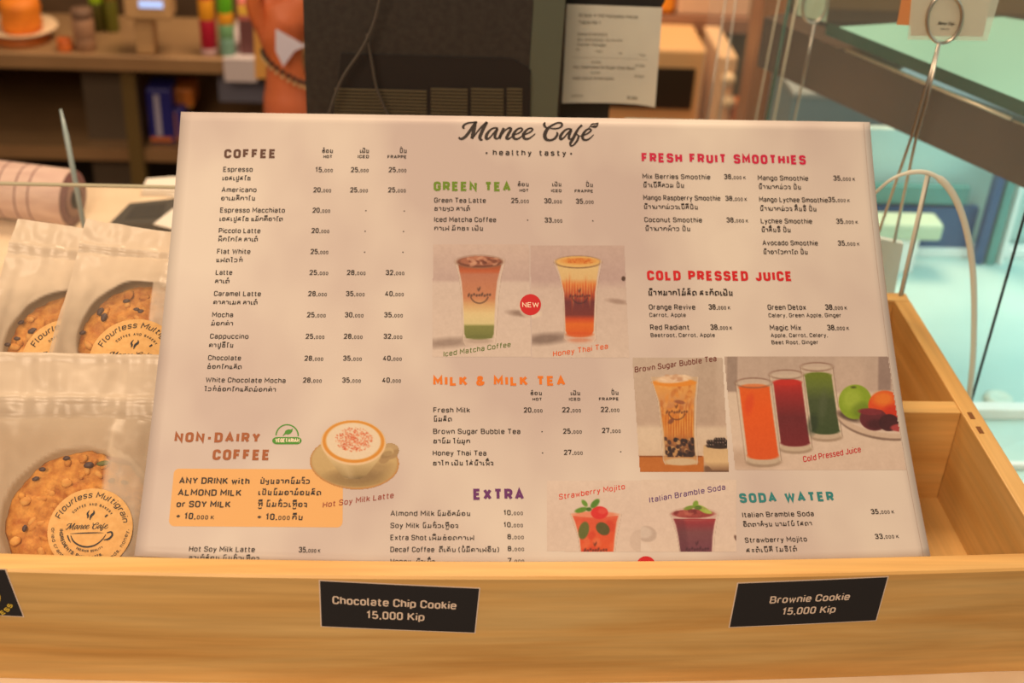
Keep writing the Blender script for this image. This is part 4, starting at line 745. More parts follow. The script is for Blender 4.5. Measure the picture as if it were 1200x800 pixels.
p.put(p.ell(920, 410, 84, 66, 10) * (p.Y > 350 + (p.X - 840) * .05), (104, 40, 52)); p.put(p.ell(900, 366, 70, 20, 3), (130, 46, 58)); p.put(p.ell(1010, 430, 60, 50), (72, 30, 40)); p.put(p.ell(1075, 460, 56, 22), (176, 70, 74)); p.put(p.ell(930, 440, 50, 30, 0, 20) * .6, (60, 24, 34))
p.noise(3, 2)
p.al = (p.X > 40 + (p.Y - 38) * .098).astype(float)
p.place('menu_picture', PICQ['juices'], 'printed picture of orange, red and green juices beside a plate of fruit')
# strawberry mojito
p = Pic(55, 65, 605, 590, 4.4); p.a[:] = p.grad([(65, (232, 216, 208)), (300, (228, 210, 202)), (625, (232, 216, 206))]); p.noise(3, 6)
R = [(262, 192, 486), (300, 205, 480), (400, 238, 458), (480, 250, 448), (625, 255, 445)]
p.put(p.prof(R, 6) * .7, (232, 190, 170)); Ri = [(272, 204, 474), (310, 220, 462), (400, 246, 450), (480, 254, 444), (625, 260, 440)]
p.put(p.prof(Ri), p.grad([(262, (232, 116, 88)), (300, (226, 90, 60)), (450, (232, 92, 46)), (625, (226, 84, 44))]))
for i in range(14): p.put(p.ell(RS.uniform(230, 450), RS.uniform(290, 520), RS.uniform(14, 34), RS.uniform(12, 30), RS.uniform(0, 90), 12) * .4 * p.prof(Ri), [(240, 130, 90), (206, 50, 36)][i % 2])
p.put(p.ell(270, 360, 30, 52, 14), (104, 112, 52)); p.put(p.ell(382, 350, 44, 34, 38), (92, 88, 44)); p.put(p.ell(425, 510, 22, 26, 20, 8) * .7, (120, 110, 50))
p.put(p.ell(335, 266, 130, 18), (238, 150, 120)); p.put(p.ell(362, 256, 50, 38), (226, 46, 48)); p.put(p.ell(380, 246, 26, 18, 0, 10) * .6, (240, 100, 84)); p.put(p.ell(255, 240, 38, 15, -14), (96, 150, 46)); p.put(p.ell(336, 202, 34, 18, -46), (88, 142, 48)); p.put(p.ell(275, 200, 24, 13, 50), (110, 160, 60)); p.put(p.ell(300, 236, 16, 12), (70, 116, 38))
glass_edges(p, R); small_logo(p, 340, 474, 10, (70, 34, 30)); p.put(p.ell(600, 420, 60, 66, 0, 8) * .25, (190, 170, 160)); p.noise(3, 2)
p.place('menu_picture', PICQ['mojito'], 'printed picture of a strawberry mojito topped with mint leaves')
# italian bramble soda
p = Pic(606, 60, 1165, 590, 4.4); p.a[:] = p.grad([(60, (232, 216, 206)), (300, (230, 212, 204)), (622, (234, 218, 206))]); p.noise(3, 6)
p.put(p.ell(640, 380, 58, 46, 10, 8) * .6, (186, 168, 160)); p.put(p.ell(620, 370, 50, 34, 10, 10) * .6, (232, 220, 214)); p.put(p.ell(606, 470, 60, 40, 0, 12) * .5, (236, 224, 218)); p.put(p.ell(1165, 405, 10, 20, -30, 6), (120, 92, 84))
R = [(262, 778, 1056), (300, 790, 1046), (380, 816, 1034), (470, 832, 1028), (622, 842, 1024)]
p.put(p.prof(R, 6) * .7, (222, 190, 186)); Ri = [(290, 796, 1044), (330, 812, 1034), (400, 826, 1024), (480, 836, 1020), (622, 846, 1016)]
p.put(p.prof(Ri), p.grad([(290, (176, 60, 70)), (325, (150, 58, 72)), (370, (130, 76, 86)), (480, (120, 66, 86)), (622, (138, 66, 90))])); p.put(p.prof([(y, a, a + (b - a) * .25) for y, a, b in Ri], 20) * .35, (90, 44, 60))
p.put(p.ell(912, 262, 124, 26), (160, 66, 68))
for i in range(20): p.put(p.ell(890 + RS.uniform(-85, 90), 262 + RS.uniform(-18, 14), RS.uniform(12, 24), RS.uniform(8, 14), RS.uniform(-40, 40)) * .7, [(176, 84, 80), (126, 44, 50), (196, 110, 100)][i % 3])
p.put(p.ell(890, 226, 34, 11, -14), (120, 160, 50)); p.put(p.ell(925, 206, 16, 22, 20), (130, 170, 60)); p.put(p.ell(970, 236, 44, 16, 30), (164, 190, 84)); p.put(p.ell(940, 226, 22, 12), (84, 124, 36)); p.put(p.ell(1000, 250, 24, 10, 20), (178, 200, 100))
glass_edges(p, R); p.put((p.ell(915, 264, 138, 40) - p.ell(915, 264, 133, 36)) * .5, (170, 130, 120)); small_logo(p, 936, 468, 10, (70, 34, 50)); p.noise(3, 2)
p.place('menu_picture', PICQ['bramble'], 'printed picture of a purple bramble soda')
# hot soy latte, cut out
p = Pic(390, 100, 1090, 650, 5.0); p.a[:] = (190, 160, 110)
sau = p.ell(738, 430, 338, 202, 3); cup = p.prof([(275, 486, 974), (310, 494, 968), (350, 510, 954), (400, 540, 926), (450, 578, 888), (490, 612, 856), (520, 636, 832), (540, 660, 806), (552, 696, 776)]); rim = p.ell(730, 278, 245, 172, 2)
han = np.clip(p.ell(1000, 345, 76, 62, -10) + p.ell(960, 410, 40, 26, -20), 0, 1); p.al = (np.clip(sau + cup + rim + han, 0, 1) > .5).astype(float)
p.put(sau, (196, 164, 110)); p.put(p.ell(738, 424, 318, 184, 3), p.grad([(200, (214, 186, 134)), (480, (206, 178, 124)), (600, (176, 150, 98))])); p.put(p.ell(740, 540, 200, 60, 0, 40) * .6, (140, 112, 72))
p.put((p.ell(738, 430, 338, 202, 3) - p.ell(738, 427, 326, 192, 3)) * .6, (206, 134, 66)); p.put(p.ell(860, 500, 160, 60, -14, 40) * .4, (134, 108, 74))
p.put(han, (176, 146, 102)); p.put(p.ell(990, 350, 44, 32, -12), (204, 178, 130)); p.put(p.ell(1010, 310, 60, 22, 10, 8) * .6, (206, 180, 138)); p.put(p.ell(975, 372, 50, 24, -22, 6) * .5, (150, 122, 82))
p.put(cup, p.grad([(300, (232, 208, 164)), (430, (214, 190, 142)), (520, (168, 144, 98)), (555, (120, 98, 64))])); p.put(p.prof([(300, 560, 640), (550, 680, 740)], 60) * .3, (240, 220, 180))
p.put(rim, (240, 210, 170)); p.put(p.ell(730, 273, 232, 160, 2), (226, 152, 48)); p.put(p.ell(730, 270, 206, 140, 2, 10), (240, 224, 200))
for i in range(420):
    a = RS.uniform(0, 2 * math.pi); r = RS.rand() ** .6; p.put(p.ell(735 + 140 * r * math.cos(a), 258 + 92 * r * math.sin(a), RS.uniform(3, 7), RS.uniform(3, 6)) * RS.uniform(.3, .9), [(226, 110, 70), (206, 84, 50), (236, 150, 110)][i % 3])
p.noise(2.5, 2); p.place('menu_picture', PICQ['latte'], 'printed cut-out of a soy latte in a beige cup on its saucer', .1)
# ---------------------------------------------------------------- cookies in paper-topped film bags
M_cookie = noisy('baked_oat', rgb(172, 98, 28), rgb(224, 160, 74), 170, 0.75, bump=1.0, detail=6, lo=.3, hi=.7)
M_seed = principled('dark_seed', rgb(66, 44, 50), 0.5); M_oat = noisy('oat_flake', rgb(220, 166, 88), rgb(200, 132, 54), 200, 0.7); M_berry = noisy('dried_berry', rgb(128, 46, 34), rgb(92, 34, 36), 200, .5); M_pumpkin = principled('pumpkin_seed', rgb(96, 100, 44), .6)
M_haze = attr_mat('bag_film', 0.28, True); M_glassine = noisy('bag_back', rgb(178, 150, 116), rgb(164, 134, 100), 20, .5)
M_ink_s = principled('sticker_ink', rgb(38, 40, 48), 0.6)
def frame(O, tilt, roll=0.0, turn=0.0):
    t = math.radians(tilt); up = Vector((0, math.cos(t), math.sin(t))); ex = Vector((1, 0, 0)); n = ex.cross(up)
    R = Matrix.Rotation(math.radians(roll), 3, n); ex = R @ ex; up = R @ up
    return Vector(O), ex, up, n
def fp(f, u, v, h=0.0): return f[0] + f[1] * u + f[2] * v + f[3] * h
def fpix(f, x, y, h=0.0):
    r = Vector(px_ray(x, y)); c = Vector(CAM_C); O = f[0] + f[3] * h; t = (O - c).dot(f[3]) / r.dot(f[3]); p = c + r * t - O; return p.dot(f[1]), p.dot(f[2])
def blob(name, f, u, v, h, a, b, c, rot, mat, parent, seed=0):
    bm = bmesh.new(); bmesh.ops.create_icosphere(bm, subdivisions=2, radius=1)
    ca, sa = math.cos(rot), math.sin(rot)
    for q in bm.verts:
        k = 1 + .18 * noise.noise(q.co * 1.7 + Vector((seed, seed * 2, 0))); x, y, z = q.co.x * a * k, q.co.y * b * k, q.co.z * c * k
        q.co = fp(f, u + x * ca - y * sa, v + x * sa + y * ca, h + z)
    return bm_obj(name, bm, mat, parent, True)
def cookie(f, cu, cv, h, R, seed, label, bits, bump_h=.006):
    rnd = random.Random(seed); e = empty('oat_cookie', fp(f, cu, cv, h), label, 'cookie', None)
    V = []; F = []; NR, NA = 26, 84
    def P(r, a, top):
        x, y = r * math.cos(a), r * math.sin(a); d = noise.noise(Vector((math.cos(a) * 2.2 + seed, math.sin(a) * 2.2, 0))) * .0022 + noise.noise(Vector((math.cos(a) * 9, math.sin(a) * 9 + seed, 3))) * .0011
        k = (R + d * min(1, (r / R) ** 2)) / R; x *= k; y *= k
        e_ = math.sqrt(max(0, 1 - (r / R) ** 4))
        z = bump_h * e_ + (noise.noise(Vector((x * 160, y * 160, seed))) * .0030 + noise.noise(Vector((x * 420, y * 420, seed))) * .0018) * (.4 + .6 * e_)
        return fp(f, cu + x, cv + y, h + (z if top else -.004 * e_))
    V.append(P(0, 0, True))
    for i in range(1, NR + 1):
        for k in range(NA): V.append(P(R * (i / NR) ** .8, 2 * math.pi * k / NA, True))
    V.append(P(0, 0, False)); b = len(V) - 1
    for i in range(NR - 1):
        for k in range(NA):
            a = 1 + i * NA; c = a + NA; F.append((a + k, c + k, c + (k + 1) % NA, a + (k + 1) % NA))
    for k in range(NA): F.append((0, 1 + k, 1 + (k + 1) % NA)); a = 1 + (NR - 1) * NA; F.append((a + k, b, a + (k + 1) % NA))
    mesh('cookie_body', V, F, M_cookie, e, smooth=True)
    for k, (kind, x, y, rot) in enumerate(bits):
        u, v = fpix(f, x, y, h + bump_h); s = dict(seed=(.0021, .0013, .0010), raisin=(.0029, .0019, .0014), berry=(.0080, .0017, .0013), oat=(.0032, .0026, .0010), pumpkin=(.0036, .0016, .0010))[kind]
        blob({'seed': 'dark_seed', 'raisin': 'raisin', 'berry': 'dried_berry', 'oat': 'oat_flake', 'pumpkin': 'pumpkin_seed'}[kind], f, u, v, h + bump_h + .0004, s[0], s[1], s[2], math.radians(rot), {'seed': M_seed, 'raisin': M_seed, 'berry': M_berry, 'oat': M_oat, 'pumpkin': M_pumpkin}[kind], e, k)
    for k in range(46):
        a = rnd.uniform(0, 6.28); r = R * math.sqrt(rnd.random()) * .93
        blob('oat_flake', f, cu + r * math.cos(a), cv + r * math.sin(a), h + bump_h - .0006, rnd.uniform(.0018, .0038), rnd.uniform(.0015, .0028), .0013, rnd.uniform(0, 3), [M_oat, M_cookie, M_cookie][k % 3], e, k + seed)
    return e
def round_sticker(f, cu, cv, h, R, parent, label, rot=0):
    V = []; F = []; ca, sa = math.cos(math.radians(rot)), math.sin(math.radians(rot))
    ring = [(R * math.cos(2 * math.pi * k / 64), R * math.sin(2 * math.pi * k / 64)) for k in range(64)]
    V = [fp(f, cu + x, cv + y, h) for x, y in ring] + [fp(f, cu + x * .999, cv + y * .999, h + .0002) for x, y in ring]
    F = [tuple(range(64, 128))] + [(k, (k + 1) % 64, 64 + (k + 1) % 64, 64 + k) for k in range(64)]
    st = mesh('round_sticker', V, F, M_kraft, parent); tag(st, label)
    V = []; F = []; MI = []; S = 1.0
    write_arc(V, F, MI, 0, 'R1', 'Flourless Multigrain', 0, 0, .765, -72, 78, .15)
    write_arc(V, F, MI, 0, 'R2', 'COFFEE AND BAKERY', 0, 0.02, .555, -50, 54, .062)
    write_arc(V, F, MI, 0, 'R2', 'PREMIUM QUALITY', 0, .06, .62, 208, 136 + 10, .062, True)
    write_arc(V, F, MI, 0, 'R3', 'INGREDIENTS: Rolled oats,', 0, 0, .72, 270, 150, .085, True)
    write_arc(V, F, MI, 0, 'R4', 'dried cranberry, pumpkin seeds, honey,', 0, 0, .91, 272, 90, .085, True)
    xs = [p[0] for s_ in LOGO for p in s_]; ys = [p[1] for s_ in LOGO for p in s_]; x0, x1 = min(xs), max(xs); k = 1.0 / (x1 - x0); ym = sum(ys) / len(ys)
    for s_ in LOGO:
        P, W_ = ribs([((p[0] - x0) * k - .58, (p[1] - ym) * k * 1.05 + .06 + ((p[0] - x0) * k - .5) * .02, p[2] * k * 1.1) for p in s_], 3); ribbon(P, W_, False, V, F, MI, 0)
    ribbon(*ribs([(.18, .22, .03), (.25, .19, .03), (.31, .28, .03)], 3), False, V, F, MI, 0) if False else None
    ribbon([(.32, .30), (.38, .35)], .04, False, V, F, MI, 0)
    for s_ in ([(-.46, -.115, .01), (-.2, -.10, .028), (.1, -.09, .028), (.32, -.09, .008)], [(-.44, -.16, .02), (-.36, -.3, .034), (-.2, -.4, .04), (-.02, -.43, .042), (.16, -.38, .036), (.3, -.26, .026), (.38, -.13, .016)],
               [(-.52, -.15, .03), (-.47, -.26, .03), (-.42, -.33, .008)], [(.4, -.09, .03), (.5, -.07, .04), (.53, -.15, .045), (.45, -.24, .05), (.34, -.26, .02)],
               [(-.06, .46, .01), (-.1, .38, .04), (-.08, .32, .045), (-.09, .26, .01)], [(.04, .46, .01), (.05, .39, .05), (-.01, .32, .055), (-.03, .22, .01)]):
        ribbon(*ribs(s_, 4), False, V, F, MI, 0)
    P = [fp(f, cu + (x * ca - y * sa) * R, cv + (x * sa + y * ca) * R, h + .0004) for x, y in V]
    mesh('sticker_lettering', P, F, M_ink_s, st)
STY.update({'R1': (.14, .12, .15), 'R2': (.2, .4, 0), 'R3': (.22, .12, 0), 'R4': (.15, .12, 0)})
def film(name, f, quad, hfun, haze, mat, parent, nu=44, nv=44, col=(206, 190, 170)):   # quad TL TR BR BL in u, v on the frame
    q = [np.array(p) for p in quad]; V = []; cc = []; F = []; c = [lin(x) for x in col]
    for j in range(nv + 1):
        for i in range(nu + 1):
            a, b = i / nu, j / nv; p = q[0] * (1 - a) * (1 - b) + q[1] * a * (1 - b) + q[2] * a * b + q[3] * (1 - a) * b
            V.append(fp(f, p[0], p[1], hfun(a, b, p[0], p[1]))); cc.append((*c, max(0, min(1, haze(a, b, p[0], p[1])))))
    k = nu + 1
    for j in range(nv):
        for i in range(nu): F.append((j * k + i, j * k + i + 1, (j + 1) * k + i + 1, (j + 1) * k + i))
    return mesh(name, V, F, mat, parent, smooth=True, uvcol=np.array(cc))
def ss(a, b, x): t = max(0, min(1, (x - a) / (b - a))); return t * t * (3 - 2 * t)
def nz(u, v, s, k=0): return noise.noise(Vector((u * s, v * s, k)))
def bag(label, f, pxq, cu, cv, R, seed, clab, bits, sth, su, sv, sR, slab_, haze, crease, pinch=.0):
    e = empty('cookie_bag', fp(f, cu, cv, 0), label, 'bag')
    quad = [fpix(f, *p, .012) for p in pxq]
    back = [(q[0], q[1]) for q in quad]
    film('bag_back', f, back, lambda a, b, u, v: .0012 + .0006 * nz(u, v, 40, seed), lambda a, b, u, v: 1, M_glassine, e, 10, 10)
    def hf(a, b, u, v):
        d = math.hypot(u - cu, v - cv) / R; base = .0135 * (1 - ss(.75, 1.7, d)) + .0045
        base += .0016 * nz(u * 3, v, 38, seed) * ss(.6, 1.1, d) + .0007 * nz(u, v, 150, seed)
        for bb, amp, wd in crease: base += amp * math.exp(-((b - bb - .012 * nz(u, 0, 30, seed)) / wd) ** 2)
        return base
    film('bag_film', f, quad, hf, haze, M_haze, e, 60, 60)
    cookie(f, cu, cv, .0055, R, seed, clab, bits)
    round_sticker(f, su, sv, sth, sR, e, slab_)
    return e
fA = frame((0, 0.0527, -0.0312), 38)
cu, cv = fpix(fA, 91, 608, .0115); R1 = .0400
su, sv = fpix(fA, 106, 620, .0185)
bitsA = [('seed', 50, 550, 0), ('seed', 42, 561, 20), ('seed', 78, 537, 10), ('raisin', 104, 545, 5), ('pumpkin', 121, 543, 10), ('berry', 140, 540, -16), ('seed', 131, 563, 20), ('seed', 146, 565, -10), ('seed', 29, 619, 80), ('oat', 18, 634, 30), ('oat', 30, 587, 20), ('oat', 78, 566, 0)]
def hazeA(a, b, u, v):
    d = math.hypot(u - cu, v - cv) / R1; top = .95 - .35 * ss(.20, .30, b) - .12 * ss(.30, .44, b) + .10 * nz(u, v, 45)
    x = top * (1 - .86 * (1 - ss(.96, 1.03, d + .04 * nz(u, v, 60)))); fl = ss(.795, .81, a + .03 * b)
    if d < 1.08: x = max(x, .62 * fl)
    return x + .25 * math.exp(-((a + .03 * b - .80) / .006) ** 2)
e1 = bag('nearest film bag, left of the menu, holding one round oat cookie', fA, [(-62, 406), (196, 411), (172, 668), (-86, 668)], cu, cv, R1, 3, 'round golden oat cookie with seeds in the nearest bag', bitsA, .0188, su, sv, .0228,
    'kraft round sticker reading Flourless Multigrain, Manee Café', hazeA, [(.22, .002, .012), (.30, -.0016, .02), (.02, .001, .01)])
fB = frame((0, 0.158, 0.004), 33, -1.5)
cuB, cvB = fpix(fB, 168, 420, .011); suB, svB = fpix(fB, 158, 420, .018)
def mkhaze(cu_, cv_, R_, flap, seed):
    def hz(a, b, u, v):
        d = math.hypot(u - cu_, v - cv_) / R_; top = .985 - .16 * ss(.40, .55, b) - .18 * ss(.55, .72, b) + .04 * nz(u, v, 60, seed)
        x = top * (1 - .85 * (1 - ss(.95, 1.02, d + .04 * nz(u, v, 60, seed)))) if b > .42 else top
        return max(x, .66) if a > flap else x
    return hz
fC = frame((0, 0.150, 0.0215), 33, -1.5)
cuC, cvC = fpix(fC, 170, 399, .011); suC, svC = fpix(fC, 157, 420, .018)
cuD, cvD = fpix(fB, 84, 410, .011); suD, svD = fpix(fB, 78, 420, .018)
bag('rear film bag at the picture edge, half tucked behind its neighbour', fB, [(17, 249), (150, 268), (128, 436), (-42, 436)], cuD, cvD, .040, 11, 'oat cookie in the rear bag at the picture edge, mostly hidden', [('seed', 25, 378, 20), ('raisin', 38, 388, 30), ('seed', 20, 397, 0), ('seed', 9, 404, 0)], .0186, suD, svD, .0262,
    'round sticker half covered by the next bag', mkhaze(cuD, cvD, .040, 9, 2), [(.17, .0018, .012), (.22, -.0012, .015)])
bag('rear film bag with a creased white top, touching the menu edge', fC, [(98, 250), (210, 266), (200, 436), (48, 436)], cuC, cvC, .0395, 17, 'oat cookie with dark fruit in the rear bag beside the menu', [('raisin', 118, 365, 60), ('raisin', 122, 372, 80), ('seed', 148, 353, 10), ('seed', 97, 390, 20), ('seed', 160, 363, 0), ('seed', 165, 365, 10), ('seed', 150, 378, 10)], .0186, suC, svC, .0255,
    'round sticker reading Flourless M... cut by the bag in front', mkhaze(cuC, cvC, .0395, .80, 5), [(.17, .0018, .012), (.20, -.0012, .015)])

# ---------------------------------------------------------------- counter
M_ctop = noisy('cream_counter', rgb(236, 216, 188), rgb(228, 204, 174), 30, .35); M_fascia = wood('counter_fascia', rgb(180, 118, 56), rgb(206, 148, 80), rgb(216, 160, 96), 0)
ctr = empty('service_counter', (0, 0.3, Z0 - .01), 'cream counter carrying the tray and the register', 'counter')
slab('counter_top', [(-1.3, -.0140, Z0 - .0002), (.3095, -.0140, Z0 - .0002), (.3095, .33, Z0 - .0002), (.24, .615, Z0 - .0002), (-1.3, .615, Z0 - .0002)], (0, 0, -.012), M_ctop, ctr)
box('counter_fascia', (-1.3, -.0115, -.98), (.305, .0, Z0 - .0123), M_fascia, ctr)
box('counter_back_panel', (-1.3, .60, -.98), (.24, .612, Z0 - .0123), M_fascia, ctr)
# ---------------------------------------------------------------- things on the counter behind the tray
M_glassedge = principled('glass_edge', rgb(176, 172, 150), .2); M_pane = glass_mat('clear_glass', (0.9, 1, .97, 1), .045, .03)
gz = at(100, 218, .318).z
gp = empty('glass_screen', (-.4, .318, Z0), 'low clear glass screen with a bright top edge behind the cookie bags', 'glass')
box('glass_pane', (-1.0, .3165, Z0 + .0002), (-.215, .3195, gz), M_pane, gp); box('glass_edge', (-1.0, .3162, gz), (-.215, .3198, gz + .0012), M_glassedge, gp)
M_roll = noisy('printed_roll', rgb(214, 188, 176), rgb(196, 166, 156), 18, .5, (1, 6, 6)); M_mauve = principled('roll_end', rgb(128, 92, 92), .6); M_dark = principled('near_black', rgb(34, 30, 28), .6)
rl = empty('paper_roll', at(60, 262, .56), 'roll of printed cream paper lying on its side, mauve end', 'roll')
yc = .535; zc = Z0 + .0253
def xcyl(name, x0, x1, r0, r1, y, z, mat, parent, seg=40):
    bm = bmesh.new(); add_lathe(bm, [(r0, x0), (r1, x1)], seg=seg); bmesh.ops.transform(bm, matrix=Matrix.Translation((0, y, z)) @ Matrix.Rotation(math.pi / 2, 4, 'Y'), verts=bm.verts); return bm_obj(name, bm, mat, parent, True)
xe = at(85, 235, yc).x
TR = Matrix.Translation((xe, yc, zc)) @ Matrix.Rotation(math.radians(-13), 4, 'Z')
def rot_cyl(name, x0, x1, r, mat, parent):
    bm = bmesh.new(); add_lathe(bm, [(r * .97, x0), (r, x0 + .001), (r, x1 - .001), (r * .97, x1)], seg=40); bmesh.ops.transform(bm, matrix=TR @ Matrix.Rotation(math.pi / 2, 4, 'Y'), verts=bm.verts); return bm_obj(name, bm, mat, parent, True)
rot_cyl('roll_paper', -.16, 0, .0250, M_roll, rl); rot_cyl('roll_end', .0002, .0018, .0243, M_mauve, rl); rot_cyl('roll_core', .002, .0032, .016, principled('core', rgb(150, 118, 108), .6), rl); rot_cyl('core_hole', .0034, .0040, .009, M_dark, rl)
for xx in (-.058, -.042, -.03): rot_cyl('printed_band', xx, xx + .003, .0252, M_mauve, rl)
M_blue = principled('pale_blue_plastic', rgb(150, 168, 170), .3)
tag(tube('plastic_stick', [at(71, 128, .44), at(78, 160, .43), at(99, 268, .39)], [.0009, .0022, .0019], M_blue), 'thin pale blue stick standing up behind the creased bags', 'stick')
M_dev = principled('charcoal_plastic', rgb(62, 58, 54), .5)
dv = empty('card_reader', at(175, 262, .50), 'dark card reader lying on the counter beside the menu edge', 'card reader')
slab('reader_body', [atz(128, 262, Z0 + .012), atz(152, 238, Z0 + .012), atz(207, 232, Z0 + .012), atz(230, 262, Z0 + .012)], (0, 0, -.0118), M_dev, dv)
slab('reader_screen', [atz(146, 256, Z0 + .0126), atz(158, 241, Z0 + .0126), atz(195, 238, Z0 + .0126), atz(190, 254, Z0 + .0126)], (0, 0, -.0004), M_dark, dv)
pp = empty('folded_napkin', at(190, 225, .60), 'folded cream napkin at the counter edge beside the menu', 'napkin')
slab('napkin_fold', [atz(166, 222, Z0 + .006), atz(172, 209, Z0 + .006), atz(260, 203, Z0 + .006), atz(260, 224, Z0 + .006)], (0, 0, -.0058), M_white, pp); slab('napkin_fold', [atz(172, 224, Z0 + .002), atz(185, 214, Z0 + .002), atz(260, 210, Z0 + .002), atz(260, 238, Z0 + .002)], (0, 0, -.0019), M_white, pp)
tag(slab('paper_strip', [atz(180, 262, Z0 + .016), atz(203, 244, Z0 + .016), atz(225, 248, Z0 + .016), atz(205, 268, Z0 + .016)], (0, 0, -.001), M_white), 'small white paper strip curled over the card reader', 'paper')
# register seen from behind
M_reg = noisy('register_back', rgb(44, 40, 38), rgb(54, 50, 46), 200, .55); M_reg2 = principled('register_side', rgb(92, 96, 82), .5)
rg = empty('cash_register', at(500, 160, .40) * 1.0, 'large dark cash register seen from behind, above the menu', 'register')
x0, x1, x2 = at(357, 60, .40).x, at(621, 60, .40).x, at(660, 60, .40).x; zt = .26
slab('register_body', [(x0, .40, Z0), (x1, .40, Z0), (x1 + .006, .41, Z0), (x1 + .006, .46, Z0), (x0, .46, Z0)], (0, 0, zt - Z0), M_reg, rg)
slab('register_side', [(x1 + .0005, .4005, Z0), (x2, .410, Z0), (x2, .46, Z0), (x1 + .0065, .46, Z0), (x1 + .0065, .41, Z0)], (0, 0, zt - Z0), M_reg2, rg)
za, zb = at(480, 133, .398).z, at(480, 66, .398).z
slab('register_step', [(at(400, 90, .396).x, .3985, zb), (at(600, 90, .396).x, .3985, zb), (at(622, 90, .396).x, .3985, zb - .008), (at(626, 130, .396).x, .3985, za - .05), (at(385, 130, .396).x, .3985, za - .05)], (0, .0013, 0), principled('register_recess', rgb(30, 26, 26), .6), rg)
bm = bmesh.new()
for r_ in range(9):
    for px0, px1 in ((392, 500), (505, 548), (552, 590), (594, 612)):
        yy = 104 + r_ * 4; a = at(px0, yy, .398); b = at(px1, yy, .398); add_box(bm, (a.x, .3970, a.z - .0007), (b.x, .3984, a.z + .0006))
o = bm_obj('vent_slat', bm, principled('vent_slats', rgb(92, 84, 66), .5), rg); o['kind'] = 'stuff'
M_cable_refl = principled('grey_reflection', rgb(74, 68, 62), .7)  # wire loops reflected on the register, built as grey tubes
tag(tube('cable_reflection', smooth_path([at(450, -30, .385), at(440, 20, .385), at(425, 55, .385), at(402, 90, .385), at(388, 125, .385), at(380, 160, .385)]), .0011, M_cable_refl), 'dim cable reflection, built as a tube, slanting down the register back', 'cable', 'cable reflections on the register back, built as tubes')
tag(tube('cable_reflection', smooth_path([at(430, 40, .388), at(436, 75, .388), at(442, 105, .388), at(455, 135, .388), at(470, 160, .388)]), .0010, M_cable_refl), 'short dim cable reflection, built as a tube, curling down the register back', 'cable', 'cable reflections on the register back, built as tubes')
# order slip and the printer it hangs from
M_slip = noisy('slip_paper', rgb(206, 206, 196), rgb(190, 190, 184), 12, .5); M_ink2 = principled('slip_ink', rgb(110, 108, 100), .6)
pr = empty('receipt_printer', at(720, 0, .47), 'dark receipt printer with a rounded corner at the top beside the register', 'printer')
a = at(655, 7, .47); b = at(778, 9, .47); bx = [(a.x, .465, a.z + .06), (b.x, .465, a.z + .06), (b.x, .465, a.z + .010), (b.x - .003, .465, a.z + .003), (b.x - .010, .465, a.z), (a.x, .465, a.z)]
slab('printer_body', bx, (0, .08, 0), M_dark, pr); box('printer_stand', (a.x + .01, .5, Z0), (b.x - .03, .54, a.z + .02), M_dark, pr)
YS = .462; sl_q = [at(664, 4, YS), at(776, 8, YS), at(766.5, 123, YS), at(658.5, 120, YS)]
V = []; F = []
for j in range(13):
    for i in range(11):
        u, v = i / 10, j / 12; p = sl_q[0] * (1 - u) * (1 - v) + sl_q[1] * u * (1 - v) + sl_q[2] * u * v + sl_q[3] * (1 - u) * v; V.append(p + Vector((0, -.0015 + .003 * math.sin(u * 3.1) * v - .004 * max(0, u - .85) * 6 * v, 0)))
for j in range(12):
    for i in range(10): k = j * 11 + i; F.append((k, k + 1, k + 12, k + 11))
sl = empty('order_slip', sl_q[3], 'pale printed order slip hanging under the printer beside the register', 'receipt'); mesh('slip_paper', V, F, M_slip, sl, smooth=True)
V = []; F = []; MI = []
STY['T'] = (.16, .15, 0)
for s, u0, v0, u1, h in [('Grace # MO Hatsady Hotel', .13, .115, .75, .032), ('Table NO 1', .13, .185, .36, .032), ('Date 01/09/2022', .13, .30, .44, .026), ('Bill 01/02/2022 12:40 PM', .13, .355, .60, .024), ('Cashier Manager', .13, .405, .44, .026), ('QTY', .12, .455, .16, .022), ('ITEM', .33, .47, .40, .022), ('No', .58, .48, .61, .022), ('Total', .79, .49, .86, .022),
   ('------------------------------', .08, .535, .88, .03), ('20,000', .29, .58, .39, .022), ('20,000', .76, .60, .86, .022), ('Hot Americano No Sugar Choc Bowl', .10, .635, .76, .03), ('25,000', .29, .69, .39, .022), ('25,000', .76, .71, .86, .022), ('Iced Latte Americano', .10, .75, .54, .03), ('Subtotal', .10, .93, .22, .022), ('50,000', .70, .945, .81, .03)]:
    write(V, F, MI, 0, 'T', s, u0, -v0, 0, h, u1 - u0)
P = []
for u, v in V: v = -v; p = sl_q[0] * (1 - u) * (1 - v) + sl_q[1] * u * (1 - v) + sl_q[2] * u * v + sl_q[3] * (1 - u) * v; P.append(p + Vector((0, -.0024 + .003 * math.sin(u * 3.1) * v - .004 * max(0, u - .85) * 6 * v, 0)))
mesh('slip_lettering', P, F, M_ink2, sl)
